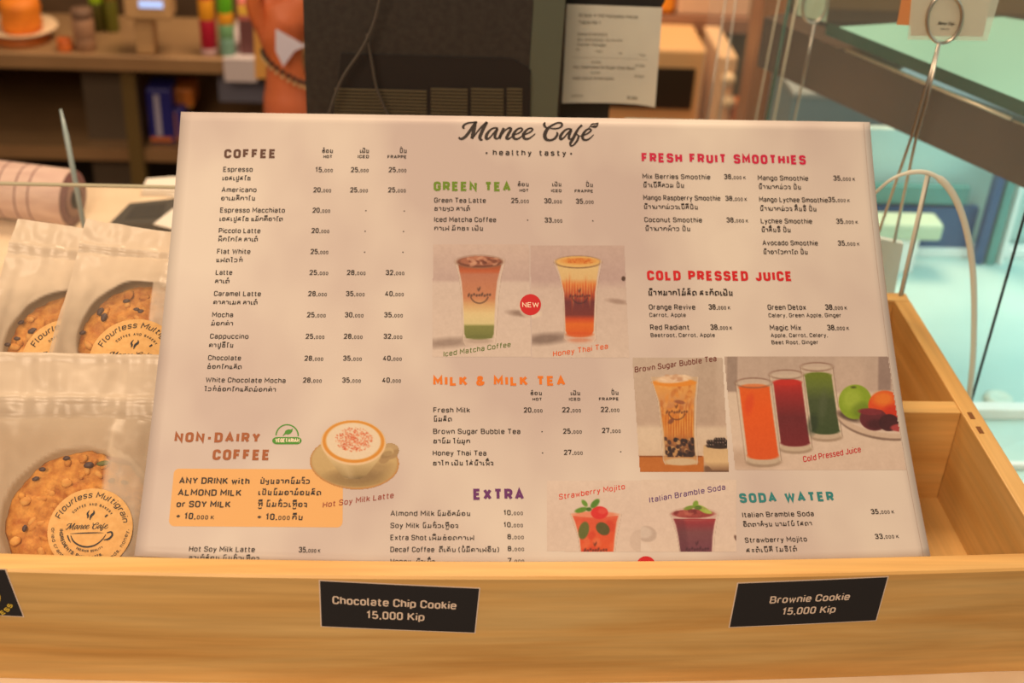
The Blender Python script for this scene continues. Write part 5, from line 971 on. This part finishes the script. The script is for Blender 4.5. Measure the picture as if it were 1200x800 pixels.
# ---------------------------------------------------------------- wire card holders
def down(p, z=None): return Vector((p.x, p.y, (Z0 if z is None else z) + .0002))
def pole(name, pts, r, mat, parent): return tube(name, pts, r, mat, parent, 8)
YH = .33
ch = empty('card_holder', at(1040, 300, YH), 'steel wire card holder with a big ring, right of the menu', 'card holder')
cr = at(1107.5, 23, YH); ring = []
for k in range(37):
    a = math.radians(200 - k * 9.6); ring.append(cr + Vector((.0118 * math.sin(a) * 1.0, .0006 * k / 10, .0168 * -math.cos(a))) + Vector((.0018 * math.cos(a), 0, 0)))
pole('holder_ring', ring, .0013, M_steel, ch)
pole('holder_rod', [at(1100, 51, YH), at(1083, 110, YH), at(1069, 158, YH), at(1030, 272, YH)], .0011, M_steel, ch); pole('holder_rod', [at(1101, 51, YH), at(1086, 120, YH), at(1074, 160, YH), at(1048, 283, YH)], .0012, M_steel, ch)
M_tag = principled('pale_tag', rgb(206, 222, 218), .5)
slab('holder_foot', [at(1026, 279, YH), at(1059, 286, YH), at(1048, 345, YH), at(1030, 352, YH)], (0, .006, 0), M_tag, ch)
f_ = at(1046, 330, YH + .003); box('holder_base', (f_.x - .02, YH - .012, Z0 + .0001), (f_.x - .004, YH + .020, Z0 + .004), M_steel, ch); pole('holder_stem', [Vector((f_.x - .006, YH + .0075, f_.z)), Vector((f_.x - .008, YH + .0075, Z0 + .003))], .0012, M_steel, ch)
M_card = principled('card_face', rgb(212, 186, 160), .4); M_sleeve = glass_mat('card_sleeve', rgb(220, 224, 206), .35, .2); M_card2 = principled('card_face_tan', rgb(206, 142, 92), .5)
yc_ = YH + .003
cd = empty('price_card', at(1110, 40, yc_), 'small cream card in a clear sleeve, gripped by the big wire ring', 'card')
slab('card_sheet', [at(1071, -40, yc_), at(1170, -40, yc_), at(1152, 43, yc_), at(1067, 42, yc_)], (0, .0006, 0), M_card, cd); slab('card_sleeve', [at(1072, -40, yc_ - .0006), at(1182, -40, yc_ - .0006), at(1157, 48, yc_ - .0006), at(1063.5, 46.5, yc_ - .0006)], (0, .0003, 0), M_sleeve, cd)
V = []; F = []; MI = []; ca_ = at(1098, 30, yc_ - .001); cb_ = at(1119, 29, yc_ - .001); Lc = (cb_ - ca_).length; xs = [p[0] for s_ in LOGO for p in s_]; k = Lc / (max(xs) - min(xs)); ym = 243
for s_ in LOGO:
    P, W_ = ribs([((p[0] - min(xs)) * k, (p[1] - min(p_[1] for q_ in LOGO for p_ in q_)) * k * 1.3, p[2] * k * 1.3) for p in s_], 2); ribbon(P, W_, False, V, F, MI, 0)
write(V, F, MI, 0, 'T', 'healthy tasty', Lc * .25, -.0026, 0, .0009, Lc * .5)
mesh('card_lettering', [ca_ + Vector((x, 0, y)) for x, y in V], F, M_ink['k'], cd)
tag(slab('price_card', [at(1064, -40, yc_ + .01), at(1080, -40, yc_ + .01), at(1072, 30, yc_ + .01), at(1051, 29, yc_ + .01)], (0, .0006, 0), M_card2), 'tan card edge showing behind the cream card in the ring', 'card')
ch2 = empty('card_holder', at(931, 140, .52), 'smaller steel card holder farther back, left of the big ring', 'card holder')
c2 = at(955, 6, .52); pole('holder_ring', [c2 + Vector((.010 * math.sin(math.radians(a)), 0, -.0145 * math.cos(math.radians(a)))) for a in range(-150, 171, 12)], .0012, M_steel, ch2)
pole('holder_rod', [at(955, 24, .52), at(944, 80, .52), at(930, 145, .52), down(at(926, 165, .52))], .0011, M_steel, ch2)
M_mint = principled('mint_card', rgb(170, 186, 160), .5)
tag(slab('price_card', [at(938, -30, .526), at(976, -30, .526), at(968, 26, .526), at(934, 18, .526)], (0, .0006, 0), M_mint), 'mint card held in the smaller back ring', 'card')
for (a, b, lb) in (((863, -5), (829, 240), 'nearer the wooden post'), ((851, -5), (815, 240), 'nearer the order slip')):
    tag(tube('reflection_rod', [at(a[0], a[1], .60), at(b[0] + 8, b[1] - 60, .60), down(at(b[0] + 7, b[1] - 50, .60))], .0008, M_steel), 'thin glass reflection before the oven, built as a rod, the one ' + lb, 'rod', 'thin glass reflections before the oven, built as rods')  # two thin glass reflections, modelled as steel rods
# clear acrylic arch
M_acr = principled('frosted_acrylic', rgb(226, 222, 206), .2, 0, .5, .85); YA = .268
ar = empty('acrylic_arch', at(1120, 440, YA), 'clear acrylic arch with a straight strut standing behind the tray corner', 'display stand')
tube('arch_band', smooth_path([Vector((at(962, 400, YA).x, YA, .0015)), at(968, 360, YA), at(982, 300, YA), at(1000, 262, YA), at(1013, 240, YA)] + [at(x, y, YA) for x, y in [(1027, 225), (1045, 210), (1065, 202.5), (1085, 202), (1102, 210), (1116, 226), (1127, 250), (1135, 280), (1139.5, 310), (1141.5, 345), (1141.5, 385), (1140, 425), (1134, 480)]], 4), [.0010] * 12 + [.0007] * 16 + [.0010] * 8 + [.0016] * 33, M_acr, ar, 8, 1.6)
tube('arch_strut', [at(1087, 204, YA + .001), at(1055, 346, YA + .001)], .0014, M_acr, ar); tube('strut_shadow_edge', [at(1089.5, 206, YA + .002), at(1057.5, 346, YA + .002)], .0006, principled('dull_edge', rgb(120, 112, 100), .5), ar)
tag(blob('crumpled_tissue', ((at(1044, 365, .30)), Vector((1, 0, 0)), Vector((0, 0, 1)), Vector((0, -1, 0))), 0, 0, 0, .006, .013, .004, .2, principled('white_plastic', rgb(232, 236, 236), .3), None, 5), 'crumpled white plastic wrap tucked behind the tray corner', 'wrap')
# ---------------------------------------------------------------- refrigerated glass case (stands at an angle)
M_cyan = noisy('case_white', rgb(196, 226, 222), rgb(176, 212, 210), 6, .35); M_beam = noisy('case_beam', rgb(76, 60, 50), rgb(60, 50, 44), 10, .35); M_shelf = glass_mat('shelf_glass', rgb(150, 210, 196), .86, .15); M_edge = principled('shelf_edge', rgb(30, 74, 62), .2); M_alu = principled('aluminium', rgb(228, 214, 190), .3, .6)
dc = empty('display_case', (.6, .4, -.15), 'cold-lit glass display case with a dark beam, right of the tray', 'display case')
d = Vector((.094, -.155, 0)).normalized(); e_ = Vector((.155, .094, 0)).normalized()
A0 = Vector((.311, .538, .10)) - d * .10; A1 = Vector((.311, .538, .10)) + d * .50
slab('case_beam', [A0, A1, A1 - Vector((0, 0, .046)), A0 - Vector((0, 0, .046))], e_ * .03, M_beam, dc)
tube('beam_trim', [Vector((.311, .538, .1015)) - e_ * .001, Vector((.311, .538, .1015)) + d * .17 - e_ * .001], .0016, M_alu, dc); tube('beam_trim', [Vector((.311, .538, .1008)) + d * .172 - e_ * .001, A1 + Vector((0, 0, .0008)) - e_ * .001], .0011, M_alu, dc)
B0 = Vector((.308, .519, .112)) ; slab('glass_shelf', [B0 + d * -.03 , B0 + d * .45, B0 + d * .45 + e_ * .45, B0 + e_ * .17 + d * .02], (0, 0, .006), M_shelf, dc)
slab('shelf_edge', [B0 + d * -.03 - e_ * .0008, B0 + d * .45 - e_ * .0008, B0 + d * .45 - e_ * .0002, B0 + d * -.03 - e_ * .0002], (0, 0, .0105), M_edge, dc)
box('case_floor', (.30, .0, -.16), (1.15, .66, -.15), M_cyan, dc); box('case_back_wall', (.15, .66, -.16), (1.15, .67, -.02), M_cyan, dc)
box('case_plinth', (.335, .0, -.98), (1.15, .66, -.161), principled('case_steel', rgb(120, 116, 110), .4, .6), dc)
M_wht = principled('case_rail_white', rgb(244, 250, 248), .3)
for yy, h in ((.352, .010), (.283, .005), (.262, .003)): box('case_rail', (.36, yy, -.1498), (.95, yy + h * 1.2, -.1498 + h), M_wht, dc, .001)
box('case_rail', (.36, .640, -.1498), (.95, .655, -.140), M_wht, dc, .001)
M_bluep = principled('case_blue_post', rgb(44, 84, 130), .3); M_teal = principled('case_teal', rgb(90, 150, 146), .3)
for (xa, xb, mt) in ((1142, 1152, M_bluep), (1156, 1166, M_teal), (1171, 1176, M_wht)):
    a = at(xa, 296, .63); b = at(xb, 296, .63); box('case_post', (a.x, .625, -.1495), (b.x, .635, .06), mt, dc)
box('case_reflection', (at(1000, 270, .645).x, .643, at(1000, 290, .645).z), (at(1140, 270, .645).x, .652, at(1000, 240, .645).z), M_bluep, dc)  # blue box here and teal box below stand in for blurred reflections
box('case_reflection', (at(1000, 215, .645).x, .643, at(1000, 236, .645).z), (at(1138, 215, .645).x, .652, at(1000, 216, .645).z), M_teal, dc)
dis = empty('yellow_reflection', at(1066, 275, .60), 'blurred pale yellow reflection in the glass case beside the menu, built as a box', 'reflection')  # yellowish reflection streak given the shape of a box on a stand
a = at(1022, 282, .60); b = at(1108, 264, .60); box('reflection_body', (a.x, .60, a.z), (b.x, .63, b.z), principled('reflection_yellow', rgb(200, 218, 190), .4), dis, .004); box('reflection_stand', (a.x + .02, .605, -.1497), (b.x - .02, .625, a.z - .0002), M_wht, dis)
pk = atz(1170, 470, -.15); tag(lathe('suction_cup', [(.0125, 0.0002), (.013, .003), (.009, .006), (.006, .005), (.0, .004)], pk, principled('cup_rubber', rgb(214, 232, 222), .3)), 'round pale suction cup on the floor of the glass case', 'suction cup')
K0 = Vector((.367, .275, -.1496)); K1 = K0 - d * .335
slab('case_glass', [K0, K1, K1 + Vector((0, 0, .42)), K0 + Vector((0, 0, .42))], e_ * .003, M_pane, dc)
slab('glass_corner', [K0 + Vector((0, 0, .02)), K0 + d * .0012 + Vector((0, 0, .02)), K0 + d * .0012 + Vector((0, 0, .42)), K0 + Vector((0, 0, .42))], e_ * .002, M_dark, dc)
tube('pane_far_edge', [at(935, -5, .56), at(905, 150, .56), down(at(905, 150, .56), -.15)], .0009, M_glassedge, dc); tube('pane_far_edge', [at(926, -5, .57), at(897, 150, .57), down(at(897, 150, .57), -.15)], .0016, M_edge, dc); tube('pane_far_edge', [at(914, -5, .57), at(874, 200, .57), down(at(874, 200, .57), -.15)], .0006, M_glassedge, dc)
g1 = (K0 + e_ * .30); slab('case_glass', [K0 + e_ * .003, g1, g1 + Vector((0, 0, .42)), K0 + e_ * .003 + Vector((0, 0, .42))], d * -.003, M_pane, dc)
area('case_lamp', (.62, .42, .085), (.60, .40, -.15), 0.5, 0.95, (0.58, 1.0, 0.97), .3)
area('case_lamp', (.52, .30, .30), (.50, .45, .1), .3, .3, (0.62, 1.0, 0.93), .3)
# ---------------------------------------------------------------- kitchen behind (out of focus)
M_bench = noisy('steel_bench', rgb(176, 140, 100), rgb(150, 118, 84), 6, .35, metal=.3); M_cab = noisy('dark_cabinet', rgb(62, 52, 42), rgb(48, 40, 32), 6, .6); M_cab2 = principled('cabinet_grey', rgb(92, 80, 66), .5); M_olive = principled('olive_post', rgb(104, 84, 46), .5)
YB = 1.15; bt = at(100, 64, YB).z; xl = -1.2; xr = at(352, 70, YB).x
bench = empty('work_bench', (-.4, 1.3, -.98), 'steel work bench with a dark shelf below, on the cookie side', 'bench')
box('bench_top', (xl, YB, bt - .022), (xr, YB + .55, bt), M_bench, bench, .002)
box('bench_cloth', (at(262, 70, YB).x, YB - .003, bt - .03), (at(300, 70, YB).x, YB + .22, bt + .001), principled('grey_cloth', rgb(196, 184, 186), .7), bench)
box('bench_leg', (at(138, 100, YB).x, YB + .02, -.98), (at(155, 100, YB).x, YB + .05, bt - .022), M_olive, bench); box('bench_leg', (xl, YB + .02, -.98), (xl + .03, YB + .05, bt - .022), M_olive, bench); box('bench_leg', (xr - .03, YB + .02, -.98), (xr, YB + .05, bt - .022), M_olive, bench)
box('lower_shelf', (xl, YB + .03, at(180, 200, YB).z), (xr, YB + .5, at(180, 186, YB).z), M_bench, bench)
box('cabinet_panel', (at(85, 120, YB).x, YB + .06, -.98), (at(136, 120, YB).x, YB + .08, bt - .03), M_cab2, bench); box('cabinet_panel', (at(250, 100, YB).x, YB + .04, at(250, 132, YB).z), (at(305, 100, YB).x, YB + .06, bt - .03), principled('grey_blue', rgb(112, 112, 128), .6), bench)
tag(box('wall_back', (-2.2, 1.86, -.98), (2.6, 1.9, 1.6), noisy('back_wall_paint', rgb(112, 88, 58), rgb(90, 72, 50), 3, .7)), kind='structure')
tag(box('floor', (-2.2, -1.2, -1.0), (2.6, 1.9, -.98), noisy('floor_tile', rgb(90, 78, 64), rgb(74, 64, 54), 5, .5)), kind='structure')
box('cabinet_back', (xl, YB + .5, -.98), (xr, YB + .52, bt - .03), M_cab, bench); box('back_splash', (xl, YB + .16, bt + .0002), (xr, YB + .17, bt + .45), noisy('splash', rgb(96, 74, 50), rgb(66, 52, 38), 9, .6), bench)
sz = at(180, 186, YB).z + .0004
def pack(x0, y0, x1, y1, Y, label, mats, cat='package'):
    a = at(x0, y1, Y); b = at(x1, y0, Y); a.z = sz if y1 > 150 else a.z; e = empty('food_package', ((a.x + b.x) / 2, Y + .02, a.z), label, cat); w_ = b.x - a.x; h_ = at(x0, y0, Y).z - a.z
    box('package_body', (a.x, Y, a.z), (b.x, Y + .05, a.z + h_), mats[0], e, .003); box('package_band', (a.x + w_ * .3, Y - .0015, a.z + h_ * .15), (a.x + w_ * .52, Y - .0002, a.z + h_ * .9), mats[1], e); box('package_print', (a.x + w_ * .05, Y - .0015, a.z + h_ * .05), (a.x + w_ * .9, Y - .0003, a.z + h_ * .13), mats[2], e); return e
pack(178, 104, 200, 186, YB + .05, 'blue and white packet on the lower shelf, cookie side', [principled('pack_blue', rgb(44, 46, 130), .4), principled('pack_white', rgb(180, 176, 200), .4), principled('pack_orange', rgb(210, 120, 60), .4)])
pack(200, 128, 216, 186, YB + .06, 'blue packet with an orange print beside the menu corner', [principled('pack_blue2', rgb(60, 56, 150), .4), principled('pack_pink', rgb(206, 140, 110), .4), principled('pack_orange2', rgb(220, 140, 70), .4)])
pack(202, 104, 226, 126, YB + .08, 'small orange packet above the blue packets', [principled('pack_or', rgb(190, 112, 44), .5), principled('pack_or2', rgb(150, 90, 40), .5), principled('pack_or3', rgb(200, 150, 60), .5)])
YI = YB + .006
def zz(x, y, Y): return at(x, y, Y)
def can(x0, x1, ybot, ytop, Y, label, bands, name='drink_can', cat='can'):
    a = at(x0, ybot, Y); b = at(x1, ybot, Y); r = (b.x - a.x) / 2; c_ = Vector(((a.x + b.x) / 2, Y + r, bt)); H_ = at(x0, ytop, Y).z - bt; e = empty(name, c_, label, cat); z = 0
    for i, (f_, col) in enumerate(bands):
        z1 = H_ * f_; lathe('can_' + ('body' if i == 0 else 'band'), [(r * .96, z + .0002), (r, z + .0014), (r, z1 - .0012), (r * .96, z1)], c_, col, e); z = z1
    return e
K = lambda r, g, b: principled('item_paint', rgb(r, g, b), .45)
can(235, 254, 66, -18, YI, 'red can with a yellow middle band on the bench', [(.10, K(196, 160, 160)), (.5, K(170, 26, 50)), (.78, K(236, 160, 40)), (1, K(222, 40, 60))])
can(257, 275, 66, -18, YI, 'green can with a yellow lower band on the bench', [(.25, K(120, 160, 140)), (.44, K(120, 170, 120)), (.6, K(232, 160, 40)), (1, K(104, 190, 40))])
can(86, 111, 64, 14, YI, 'dull pinkish metal canister on the bench', [(.3, K(150, 112, 84)), (.78, K(166, 126, 98)), (1, K(120, 92, 74))], 'metal_canister', 'canister')
can(108, 124, 50, -22, YI + .08, 'bottle with a bright lime cap standing behind the canister', [(.55, K(70, 66, 20)), (1, K(150, 190, 30))], 'green_bottle', 'bottle')
can(124, 140, 50, -22, YI + .08, 'dark olive bottle with a brown shoulder behind the canister', [(.6, K(92, 92, 26)), (1, K(120, 96, 30))], 'olive_bottle', 'bottle')
can(66, 84, 64, 48, YI, 'little orange tub on the bench', [(.7, K(214, 112, 50)), (1, K(196, 96, 40))], 'orange_tub', 'tub')
pl = empty('cake_plate', at(15, 62, YI), 'white plate on an orange foot holding a round cake', 'plate'); cx_ = at(14, 50, YI).x; r_ = at(58, 50, YI).x - cx_
z1_ = at(14, 48, YI).z; z1_ = max(z1_, bt + .012); lathe('plate_rim', [(r_ * .55, z1_ - .006), (r_, z1_ + .004), (r_ * .97, z1_ + .006), (r_ * .5, z1_ - .002), (0, z1_ - .002)], (cx_, YI + r_, 0), K(226, 196, 160), pl); lathe('plate_foot', [(r_ * .8, bt + .0002), (r_ * .6, z1_ - .005)], (cx_, YI + r_, 0), K(196, 112, 50), pl)
tag(lathe('round_cake', [(r_ * .52, z1_ - .0015), (r_ * .56, z1_ + .01), (r_ * .52, z1_ + .02), (r_ * .56, z1_ + .03), (r_ * .5, z1_ + .042), (0, z1_ + .043)], (cx_ + .002, YI + r_, 0), noisy('cake_orange', rgb(222, 128, 32), rgb(200, 104, 26), 30, .6)), 'round orange layered cake on the white plate', 'cake')
pt = empty('payment_terminal', at(170, 64, YI), 'tan counter scale with a bright blue-white display on a thick neck', 'scale'); M_tanp = K(200, 160, 112)
a = at(160, 64, YI); b = at(182, 64, YI); box('terminal_neck', (a.x, YI, bt + .0002), (b.x, YI + .03, at(160, 18, YI).z), M_tanp, pt, .003); a = at(148, 20, YI); b = at(203, 20, YI); box('terminal_head', (a.x, YI - .012, a.z), (b.x, YI + .03, a.z + .035), M_tanp, pt, .004)
a = at(163, 9, YI - .0135); b = at(191, 9, YI - .0135); box('display_screen', (a.x, YI - .0138, a.z), (b.x, YI - .0125, a.z + .009), emit('screen_glow', rgb(190, 208, 255), 1.1), pt)
can(152, 160, 30, 19, YI - .03, '', [(1, M_tanp)], 'x', 'x') if False else None
a = at(278, 30, YI); b = at(302, 30, YI); pkg = empty('snack_box', (a.x, YI + .02, bt), 'yellow and pink snack box beside the green can', 'box'); box('box_body', (a.x, YI + .01, bt + .0002), (b.x, YI + .05, a.z + .03), K(214, 120, 110), pkg, .002); box('box_band', (a.x + .001, YI + .0085, at(278, 20, YI).z), (b.x - .001, YI + .0098, at(278, 9, YI).z), K(240, 190, 80), pkg); box('box_band', (a.x + .001, YI + .0085, bt + .001), (b.x - .001, YI + .0098, at(278, 26, YI).z), K(110, 70, 70), pkg)
a = at(300, 78, .98); tag(slab('flour_sack', [at(299, 92, .98), at(322, 92, .98), at(322, 60, .98), at(303, 24, .98), at(297, 30, .98)], (0, .04, 0), K(216, 160, 84)), 'tan paper sack edge between the bench and the raised arm', 'sack')
# a person's raised forearm between bench and register
YP = .80; M_skin = noisy('skin', rgb(206, 112, 74), rgb(196, 104, 50), 12, .5)
def limb(name, pts, mat, parent=None):
    V_ = [p for p, r in pts]; me = bpy.data.meshes.new(name); me.from_pydata([tuple(v) for v in V_], [(i, i + 1) for i in range(len(V_) - 1)], []); o = link(name, me, mat, parent)
    return o, [r for p, r in pts]
def skinned(name, verts, edges, radii, mat, root=0, parent=None):
    me = bpy.data.meshes.new(name); me.from_pydata([tuple(v) for v in verts], edges, []); o = link(name, me, mat, parent)
    md = o.modifiers.new('skin', 'SKIN')
    for i, r in enumerate(radii): me.skin_vertices[0].data[i].radius = (r, r)
    me.skin_vertices[0].data[root].use_root = True
    md.use_smooth_shade = True; s = o.modifiers.new('sub', 'SUBSURF'); s.levels = 2; s.render_levels = 2
    return o
av = [at(352, 330, YP), at(344, 230, YP), at(338, 140, YP), at(334, 80, YP), at(332, 58, YP), at(334, 30, YP), at(336, 8, YP)]
pe = empty('person', av[0], 'raised bare forearm of a person beside the register, with a beaded bracelet', 'person')
vs = list(av); ed = [(i, i + 1) for i in range(6)]; rd = [.030, .030, .028, .021, .019, .026, .026]
for i, (dx, L_, fr) in enumerate(((-26, 62, .0085), (-9, 72, .009), (8, 70, .009), (24, 58, .008))):
    b0 = len(vs); vs += [at(336 + dx, -4, YP), at(336 + dx * 1.15, -4 - L_ * .45, YP - .008), at(336 + dx * 1.2, -4 - L_ * .8, YP - .02), at(336 + dx * 1.2, -4 - L_, YP - .03)]; ed += [(6, b0), (b0, b0 + 1), (b0 + 1, b0 + 2), (b0 + 2, b0 + 3)]; rd += [fr, fr * .95, fr * .9, fr * .75]
b0 = len(vs); vs += [at(310, 34, YP - .006), at(298, 8, YP - .012), at(297, -14, YP - .016)]; ed += [(5, b0), (b0, b0 + 1), (b0 + 1, b0 + 2)]; rd += [.012, .010, .008]
skinned('arm_and_hand', vs, ed, rd, M_skin, 2, pe)
wr = (at(334, 80, YP) + at(332, 62, YP)) / 2 + Vector((.003, 0, -.006)); M_bead = K(50, 46, 44); M_bead2 = K(214, 190, 140)
bm = bmesh.new()
for k in range(26):
    a = 2 * math.pi * k / 26; p = wr + Vector((.0245 * math.cos(a), .0245 * math.sin(a) * .9, -.016 * math.cos(a))); bmesh.ops.create_icosphere(bm, subdivisions=1, radius=.0029, matrix=Matrix.Translation(p))
o = bm_obj('beaded_bracelet', bm, M_bead, pe, True); bm = bmesh.new()
for k in range(26):
    a = 2 * math.pi * k / 26; p = wr + Vector((.0252 * math.cos(a), .0252 * math.sin(a) * .9, -.016 * math.cos(a) - .005)); bmesh.ops.create_icosphere(bm, subdivisions=1, radius=.0022, matrix=Matrix.Translation(p))
bm_obj('pale_bead_strand', bm, M_bead2, pe, True)
tag(slab('paper_slip', [at(323, 34, YP - .035), at(358, 54, YP - .035), at(345, 60, YP - .035), at(332, 78, YP - .035), at(323, 60, YP - .035)], (0, .001, 0), principled('bluish_paper', rgb(206, 204, 226), .5)), 'bluish white paper slip held against the raised hand', 'paper')
# oven side
YO = 1.12; M_ovc = K(226, 180, 126); M_ovd = K(52, 40, 28)
ov = empty('oven', at(800, 140, YO), 'cream countertop oven with a dark window and a side panel of round knobs', 'oven')
ob = at(800, 150, YO).z; box('oven_body', (at(660, 60, YO).x, YO, ob), (at(829, 60, YO).x, YO + .25, at(800, 58, YO).z), M_ovc, ov, .004)
a = at(690, 124, YO); b = at(815, 80, YO); box('oven_window', (a.x, YO - .003, a.z), (b.x, YO - .0005, b.z), M_ovd, ov)
a = at(833, 150, YO - .02); b = at(866, 64, YO - .02); box('control_panel', (a.x, YO - .02, ob), (b.x, YO + .2, at(833, 66, YO - .02).z), K(232, 194, 150), ov, .003)
for y_ in (92, 118):
    c_ = at(853, y_, YO - .03); lathe('oven_knob', [(.009, 0), (.009, .008), (.007, .011), (0, .011)], c_, K(244, 214, 170), ov, M=Matrix.Rotation(math.pi / 2, 4, 'X'))
ob2 = empty('oven_bench', (.3, YO + .1, -.98), 'brown bench carrying the oven, mostly hidden behind the menu', 'bench'); box('bench_top', (at(640, 100, YO).x, YO - .05, ob - .03), (at(872, 100, YO).x, YO + .4, ob - .0003), K(150, 96, 50), ob2); box('bench_base', (at(650, 100, YO).x, YO, -.98), (at(868, 100, YO).x, YO + .35, ob - .031), M_cab, ob2)
wsf = empty('wall_shelf', at(820, 30, YO + .1), 'brown wall shelf above the oven', 'shelf'); a = at(760, 36, YO + .1); b = at(886, 20, YO + .1); box('shelf_board', (at(640, 36, YO + .1).x, YO + .1, a.z), (b.x, YO + .4, at(760, 20, YO + .1).z), K(150, 108, 84), wsf); box('shelf_bracket', (at(876, 36, YO + .1).x, YO + .2, -.98), (at(880, 36, YO + .1).x, YO + .4, a.z - .0003), M_cab, wsf)
st = at(760, 20, YO + .1).z + .0003; tag(box('storage_box', (at(792, 10, YO + .12).x, YO + .11, st), (at(880, 10, YO + .12).x, YO + .3, st + .06), K(228, 190, 160), None, .004), 'pale box on the wall shelf above the oven', 'box')
tag(box('orange_lamp', (at(772, 10, YO + .12).x, YO + .11, st), (at(790, 10, YO + .12).x, YO + .14, st + .05), K(240, 150, 40), None, .008), 'small orange lamp at the end of the wall shelf, its glow only painted', 'lamp')  # orange lamp without emission; its glow is put into the base colour
tag(box('orange_crate', (at(864, 130, YO - .04).x, YO - .04, at(864, 150, YO - .04).z), (at(879, 130, YO - .04).x, YO - .01, at(864, 122, YO - .04).z), K(226, 116, 30), None, .002), 'bright orange carton beside the oven knobs', 'carton')
q_ = [at(888, -30, .98), at(930, -30, .98), at(902, 170, .98), at(874, 170, .98)]
po = slab('wooden_post', [(at(886, 60, .98).x, .98, -.98), (at(915, 60, .98).x, .98, -.98), (at(915, 60, .98).x, .98, .6), (at(886, 60, .98).x, .98, .6)], (0, .05, 0), wood('post_wood', rgb(150, 92, 46), rgb(176, 110, 60), rgb(188, 120, 66), 2)); tag(po, 'brown wooden post between the oven and the glass case', 'post')
rb = empty('rear_cabinet', (.7, 1.1, -.98), 'olive cabinet behind the glass case with a dark rail', 'cabinet'); x0_ = at(928, 60, 1.0).x
box('cabinet_body', (x0_, 1.05, -.98), (1.6, 1.4, .35), K(118, 98, 66), rb); a = at(1000, 44, 1.0); box('cabinet_rail', (x0_, 1.0, a.z), (1.6, 1.049, at(1000, 26, 1.0).z), K(52, 48, 42), rb); box('cabinet_door', (x0_ + .01, 1.035, -.9), (1.2, 1.0495, a.z - .02), K(84, 56, 40), rb)
a = at(938, 140, .8); bq = empty('blue_lit_block', (a.x, .9, -.98), 'block painted for a small blue-lit window between the post and the case', 'window'); box('block_body', (at(925, 140, .85).x, .85, -.98), (at(1040, 140, .85).x, .95, at(960, 112, .85).z), K(110, 140, 150), bq, .004); box('block_rim', (at(925, 140, .85).x - .001, .847, at(960, 114, .85).z), (at(1040, 140, .85).x + .001, .953, at(960, 112, .85).z + .003), K(150, 160, 160), bq)  # block added for a small window; its blue light is in the colour
